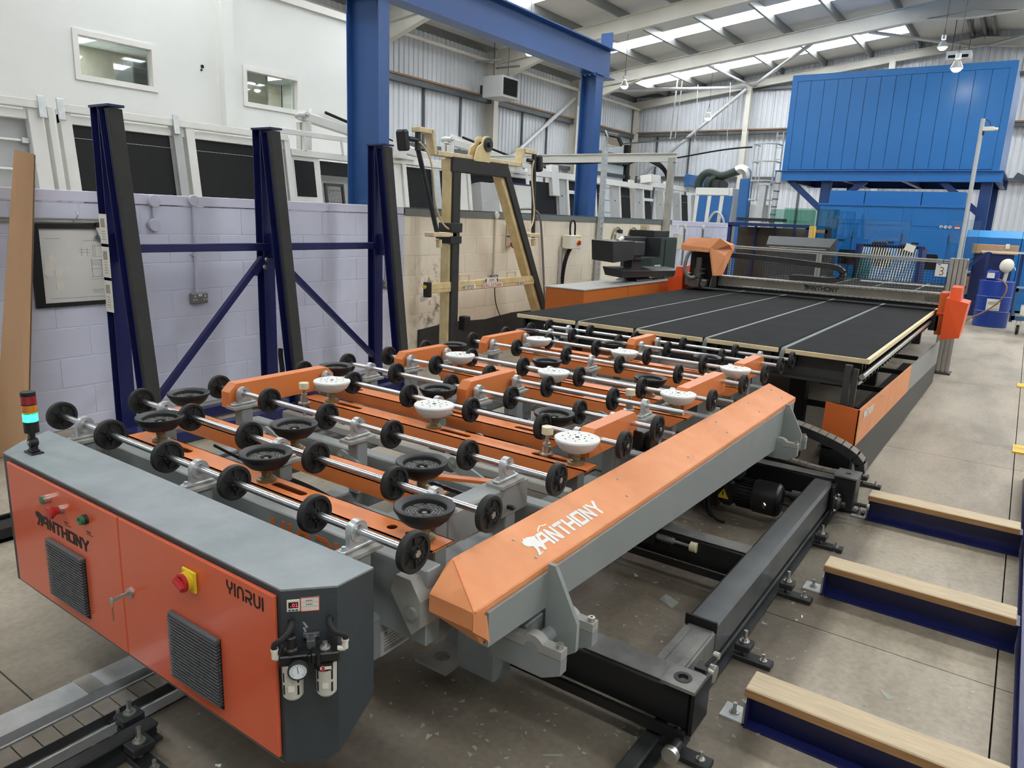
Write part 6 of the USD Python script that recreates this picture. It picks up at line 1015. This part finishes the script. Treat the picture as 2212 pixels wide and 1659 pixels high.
# ------------------------------------------------------------------ dust filter, ladder, tower
ff = thing('dust_filter', 'blue and white dust filter machine with a thick green hose behind the far wall end', 'filter machine', (-2, 21.2, 0))
obj('filter_body', B(-2.55, -1.45, 21.0, 21.8, 0, 2.72, .01), 'machine_white', ff)
for k in range(3): obj('blue_panel', prism([(-2.5+.37*k, .9), (-2.25+.37*k, .9), (-2.17+.37*k, 2.5), (-2.42+.37*k, 2.5)], 'y', 20.985, 21.0), 'filter_blue', ff)
obj('header_box', B(-2.5, -1.55, 20.97, 21.0, 2.52, 2.72), 'machine_white', ff); obj('fan_motor', J(cyl((-2.0, 21.2, 2.72), (-2.0, 21.2, 2.95), .2, 18), cyl((-1.75, 21.0, 2.8), (-1.75, 21.1, 2.8), .12, 16)), 'dark_steel', ff)
obj('green_hose', tube(spline([(-2.55, 21.2, 2.72), (-2.5, 21.2, 2.98), (-2.3, 21.2, 3.14), (-1.95, 21.2, 3.06), (-1.65, 21.2, 3.12), (-1.42, 21.2, 3.2)]), .12, 14), 'dark_green', ff); obj('green_hose', tube(spline([(-2.25, 21.1, 2.72), (-2.2, 21.1, 2.9), (-2.05, 21.15, 3.02)]), .1, 12), 'dark_green', ff)
obj('silver_elbow', tube(spline([(-1.45, 21.2, 3.2), (-1.3, 21.2, 3.24), (-1.18, 21.2, 3.16), (-1.15, 21.2, 2.95)], 4), .13, 8), 'zinc', ff); obj('blue_duct', B(-1.3, -1.02, 21.05, 21.35, 0, 2.98, .02), 'filter_blue', ff); obj('side_cabinet', B(-1.0, -.6, 21.3, 21.8, 0, 2.3, .01), 'machine_white', ff)
obj('grey_pipe', tube(spline([(-2.1, 20.9, 1.5), (-2.0, 20.88, 1.85), (-1.8, 20.86, 2.05), (-1.65, 20.86, 1.95), (-1.62, 20.86, 1.6)]), .035, 8), 'tube_grey', ff)
ld_ = thing('caged_ladder', 'galvanised caged access ladder at the left side of the blue hood', 'ladder', (-.5, 21.2, 0))
for x in (-.42, -.25): obj('stile', cyl((x, 21.1, 0), (x, 21.1, 4.2), .022, 8), 'galvanised', ld_)
for k in range(14): obj('rung', cyl((-.42, 21.1, .3*k+.2), (-.25, 21.1, .3*k+.2), .014, 6), 'galvanised', ld_)
for z in (2.4, 2.9, 3.4, 3.85): obj('cage_hoop', tube([(-.25, 21.1, z), (-.25, 20.6, z), (-.5, 20.45, z), (-.85, 20.6, z), (-.85, 21.1, z)], .02, 6), 'galvanised', ld_)
for x, y in ((-.85, 20.65), (-.6, 20.47), (-.85, 21.0)): obj('cage_bar', cyl((x, y, 2.35), (x, y, 3.9), .016, 6), 'galvanised', ld_)
tw = thing('steel_mast', 'pale steel mast with a perforated face in front of the caged ladder', 'mast', (-.4, 20.2, 0)); obj('mast_body', hull([(-.62, 20.2, 0), (-.38, 20.2, 0), (-.62, 20.4, 0), (-.38, 20.4, 0), (-.45, 20.2, 2.75), (-.3, 20.2, 2.78), (-.45, 20.4, 2.75), (-.3, 20.4, 2.78)]), 'tube_grey', tw, smooth=False); obj('mast_head', B(-.5, -.2, 20.2, 20.4, 2.76, 2.82), 'galvanised', tw)
tw2 = thing('steel_mast', 'slender banded steel pole right of the caged ladder', 'mast', (-.1, 20.2, 0)); obj('mast_body', cyl((-.12, 20.2, 0), (.0, 20.2, 3.1), .07, 10), 'tube_grey', tw2); obj('mast_band', J([cyl((-.12+.12*z/3.1, 20.2, z), (-.12+.12*(z+.03)/3.1, 20.2, z+.03), .075, 10) for z in np.arange(1.6, 3.0, .2)]), 'girt_steel', tw2)
cp_ = thing('camera_pole', 'slim grey pole with a small white camera in front of the blue hood', 'camera pole', (4.5, 18, 0)); obj('pole', cyl((4.5, 18, 0), (4.5, 18, 3.98), .04, 12), 'tube_grey', cp_); c_ = obj('camera_body', J(B(4.52, 4.72, 17.95, 18.05, 3.74, 3.82, .01), cyl((4.72, 18, 3.78), (4.78, 18, 3.77), .03, 12)), 'white_plastic', cp_); obj('camera_bracket', J(B(4.5, 4.56, 17.97, 18.03, 3.66, 3.76), tube(spline([(4.5, 18, 3.96), (4.6, 18, 3.94), (4.64, 18, 3.84)]), .008, 5)), 'dark_steel', c_)
# ------------------------------------------------------------------ glass store behind the cutting table
mat('brown_board', (78, 68, 58), .8, var=.1, scale=3); mat('towel_yellow', (226, 196, 110), .9, var=.06, scale=12); mat('navy_steel', (28, 42, 92), .45, var=.1)
sbx = thing('glass_crate', 'blue steel framed stillage with dark brown board back behind the bridge', 'stillage', (1.6, 15.2, 0)); 
for k in range(4): obj('back_board', B(.62+.38*k, .99+.38*k, 15.5, 15.53, .2, 1.68), 'brown_board', sbx)
for x in (.60, 2.12): obj('frame_post', B(x-.03, x+.03, 15.0, 15.08, 0, 1.74), 'navy_steel', sbx); obj('frame_arm', B(x-.03, x+.03, 15.0, 15.55, 1.68, 1.74), 'navy_steel', sbx)
for x in (.99, 1.38, 1.76): obj('rib', B(x-.02, x+.02, 15.46, 15.5, .2, 1.7), 'navy_steel', sbx)
obj('top_rail', B(.57, 2.15, 14.98, 15.06, 1.70, 1.76), 'navy_steel', sbx); obj('base_board', B(.57, 2.15, 15.0, 15.6, .1, .2), 'navy_steel', sbx); obj('roller_top', B(.7, 1.6, 15.1, 15.45, 1.80, 1.86), 'dark_steel', sbx); obj('paper_note', B(.95, 1.35, 15.02, 15.2, 1.762, 1.768), 'sticker', sbx)
tow = thing('yellow_towel', 'yellow cloth hanging at the right end of the blue steel stillage', 'cloth', (2.25, 14.95, 1.45)); V_ = [(2.17+.012*k, 14.95+.012*math.sin(k*1.3)) for k in range(11)]; obj('cloth_sheet', prism(LineString(V_).buffer(.004), 'z', 1.40, 1.745), 'towel_yellow', tow)
hs_ = thing('machine_cover', 'dark grey sloping machine cover behind the mesh fence', 'machine housing', (2.2, 14.1, 0)); obj('cover_body', hull([(1.62, 14.1, 0), (2.78, 14.1, 0), (1.62, 14.5, 0), (2.78, 14.5, 0), (1.64, 14.1, 1.38), (2.76, 14.1, 1.38), (1.60, 14.35, 1.53), (2.80, 14.35, 1.53), (1.6, 14.5, 1.53), (2.8, 14.5, 1.53)]), 'under_steel', hs_, smooth=False); obj('cover_groove', B(1.7, 2.7, 14.09, 14.1, 1.33, 1.345), 'panel_grey', hs_)
glass('clear_glass', (240, 248, 250), rough=.01); glass('green_glass', (208, 230, 222), rough=.02)
for k, (x0, x1, y, z0, z1, mt, lab) in enumerate(((1.05, 1.95, 16.2, 1.2, 2.06, 'green_glass', 'greenish glass sheet standing above the brown stillage'), (1.25, 2.35, 16.5, 1.2, 2.10, 'green_glass', 'second greenish glass sheet behind the first one'), (2.05, 2.75, 16.0, .6, 2.05, 'clear_glass', 'tall clear glass sheet left of the leaning pane'), (2.3, 3.78, 15.8, .6, 1.90, 'clear_glass', 'wide clear glass sheet before the furnace doors'), (4.2, 4.75, 18.5, .9, 2.0, 'clear_glass', 'narrow clear glass sheet at the right corner of the furnace'))):
    t = thing('glass_sheet', lab, 'glass sheet', ((x0+x1)/2, y, z0), 'glass sheets behind the cutting table'); obj('pane', B(x0, x1, y, y+.01, z0, z1), mt, t); obj('pane_edge', J(B(x0, x1, y-.001, y+.011, z1, z1+.006), B(x1, x1+.006, y-.001, y+.011, z0, z1)), 'green_glass', t); obj('edge_stand', J(B(x0, x1, y-.05, y+.06, z0-.06, z0), B(x0+.1, x0+.16, y-.05, y+.06, 0, z0-.06), B(x1-.16, x1-.1, y-.05, y+.06, 0, z0-.06)), 'navy_steel', t)
lg = thing('glass_sheet', 'triangular tilted glass offcut with a bright reflection on the sheets', 'glass sheet', (2.9, 15.7, 1.0), 'glass sheets behind the cutting table'); obj('pane', prism([(2.45, 1.05), (2.95, 2.02), (3.25, 1.80), (2.85, 1.05)], 'y', 15.70, 15.71), 'clear_glass', lg)
dr = thing('timber_rack', 'small dark rack with timber slats beside the yellow cloth', 'rack', (2.25, 15.9, 0)); obj('rack_frame', J(B(2.06, 2.10, 15.4, 15.8, 0, 1.72), B(2.36, 2.4, 15.4, 15.8, 0, 1.72)), 'black_paint', dr)
for z in (1.3, 1.46, 1.62): obj('slat', B(2.1, 2.4, 15.4, 15.45, z, z+.06), 'timber_edge', dr)
hr_ = thing('slotted_glass_rack', 'slotted harp rack with rows of pale dividers seen through the mesh', 'glass rack', (3.6, 14.8, 0)); 
for k in range(22): obj('divider', xf(B(-.008, .008, -.02, .02, 0, 1.05), (3.12+.042*k, 14.6, .42), ry=.12), 'white_plastic', hr_)
obj('rack_frame', J(B(3.1, 4.15, 14.6, 14.7, .36, .42), B(3.1, 4.2, 14.58, 14.66, 1.42, 1.47), B(4.12, 4.18, 14.5, 15.2, .1, 1.45), B(3.1, 3.14, 14.6, 15.2, .1, 1.45)), 'navy_steel', hr_); obj('green_pane', B(2.9, 3.4, 14.5, 14.51, .5, 1.3), 'green_glass', hr_)
obj('rack_label', xf(B(-.08, .08, -.002, .002, -.06, .06), (3.98, 14.5, 1.44), ry=.3), 'sticker', hr_); obj('rubber_block', J(B(3.3, 3.55, 14.9, 15.1, 1.3, 1.52, .02), B(3.75, 4.0, 14.9, 15.1, 1.3, 1.5, .02)), 'rubber', hr_)
ir = thing('tilting_glass_rack', 'inclined navy glass rack with rails running down to the left beside the fence', 'glass rack', (5.0, 17.7, 0))
for y in (17.45, 18.1):
    obj('slope_rail', bar((4.42, y, .80), (5.0, y, 1.36), .05, .06), 'navy_steel', ir); obj('upright', B(5.0, 5.06, y-.03, y+.03, 0, 1.39), 'navy_steel', ir)
for k in range(6): obj('top_slat', B(4.9, 5.62, 17.45+.14*k, 17.49+.14*k, 1.38, 1.41), 'navy_steel' if k % 2 else 'white_plastic', ir)
obj('tilted_pane', hull([(4.36, 17.5, .84), (4.9, 17.5, 1.38), (4.36, 18.0, .84), (4.9, 18.0, 1.38), (4.37, 17.5, .83), (4.91, 17.5, 1.37), (4.37, 18.0, .83), (4.91, 18.0, 1.37)]), 'green_glass', ir); obj('back_post', B(5.56, 5.62, 18.1, 18.16, 0, 1.41), 'navy_steel', ir)
for k, (x0, x1, y, z0, z1, lab) in enumerate(((4.67, 5.49, 18.6, 1.33, 1.52, 'long brown carton behind the tilting rack, uppermost'), (4.6, 5.25, 19.3, .4, .9, 'brown carton low behind the blue drum'))):
    t = thing('carton', lab, 'carton', ((x0+x1)/2, y, z0)); obj('carton_body', B(x0, x1, y, y+.5, z0, z1, .006), 'cardboard', t); obj('carton_stand', B(x0+.05, x1-.05, y+.05, y+.45, 0, z0-.002), 'navy_steel', t)
obj('paper_tag', B(5.26, 5.33, 18.58, 18.595, 1.45, 1.55), 'sticker', None, 'white paper tag on the long brown carton', 'paper')
mat('drum_blue', (30, 62, 150), .35, var=.05)
dm = thing('steel_drum', 'blue steel drum with a white label standing on the floor at far right', 'drum', (5.27, 16.85, 0))
obj('drum_shell', lathe([(0, 0), (.285, 0), (.29, .02), (.285, .03), (.285, .28), (.297, .295), (.285, .31), (.285, .56), (.297, .575), (.285, .59), (.285, .85), (.292, .865), (.28, .875), (.275, .86), (0, .86)], 40, (5.27, 16.85, 0)), 'drum_blue', dm); a = np.linspace(-1.9, -1.15, 10)
obj('drum_label', prism(LineString(np.c_[5.27+.29*np.cos(a), 16.85+.29*np.sin(a)]).buffer(.002), 'z', .32, .54), 'sticker', dm); obj('label_print', J([prism(LineString(np.c_[5.27+.2935*np.cos(a[1:-1]), 16.85+.2935*np.sin(a[1:-1])]).buffer(.001), 'z', z, z+.006) for z in (.345, .44, .46, .48)]), 'filing_grey', dm)
obj('drum_hose', tube(spline([(5.2, 16.75, .88), (5.35, 16.6, .89), (5.44, 16.52, .8), (5.42, 16.48, .6), (5.3, 16.46, .42), (5.1, 16.4, .25), (4.95, 16.35, .15), (4.85, 16.3, .02)]), .014, 6), 'rust_timber', dm)
jc = thing('jerry_can', 'small blue plastic canister with a white label on the blue drum', 'canister', (5.2, 16.72, .876)); obj('can_body', B(5.08, 5.30, 16.68, 16.84, .876, 1.06, .025), 'drum_blue', jc); obj('can_cap', cyl((5.14, 16.76, 1.06), (5.14, 16.76, 1.085), .03, 16), 'drum_blue', jc); obj('can_label', B(5.10, 5.22, 16.675, 16.68, .92, 1.02), 'sticker', jc)
wf = thing('drum_pump', 'grey stand pipe on the blue drum carrying a white face shield', 'pump', (5.38, 16.75, .876)); obj('pump_pipe', cyl((5.38, 16.75, .86), (5.40, 16.75, 1.08), .035, 14), 'bowl_grey', wf)
fs = thing('face_shield', 'white face shield with strap resting on the pipe above the blue drum', 'face shield', (5.38, 16.72, 1.06)); sh_ = trimesh.creation.icosphere(3, .115); sh_.vertices[:, 1] *= .9; sh_.vertices *= [1, 1, 1.15]; cut = tri(man(sh_) ^ man(B(-.2, .12, -.2, .05, -.13, .2))); obj('shield_shell', xf(cut, (5.38, 16.72, 1.165), ry=.25), 'white_plastic', fs); obj('head_strap', tube(spline([(5.44, 16.7, 1.12), (5.5, 16.68, 1.14), (5.53, 16.68, 1.09)]), .01, 6), 'white_plastic', fs)
tr = thing('wheeled_trolley', 'blue wheeled trolley cut off by the right picture edge beside the drum', 'trolley', (5.85, 16, 0)); mat('trolley_blue', (52, 88, 118), .5, var=.1)
obj('trolley_frame', J(B(5.60, 5.64, 15.7, 15.74, .26, .82), B(5.60, 6.3, 15.7, 15.76, .26, .33), B(5.60, 6.3, 15.7, 16.4, .76, .82), B(5.60, 5.66, 15.7, 16.4, .26, .33)), 'trolley_blue', tr); obj('castor_fork', J(B(5.69, 5.70, 15.78, 15.86, .05, .26), B(5.76, 5.77, 15.78, 15.86, .05, .26), B(5.69, 5.77, 15.78, 15.86, .24, .26)), 'zinc', tr); obj('castor_wheel', lathe([(0, -.025), (.07, -.025), (.085, -.015), (.085, .015), (.07, .025), (0, .025)], 24, (5.73, 15.82, .087), (1, 0, 0)), 'rubber', tr); obj('trolley_load', B(5.72, 6.2, 15.8, 16.3, .332, .5, .01), 'white_plastic', tr)
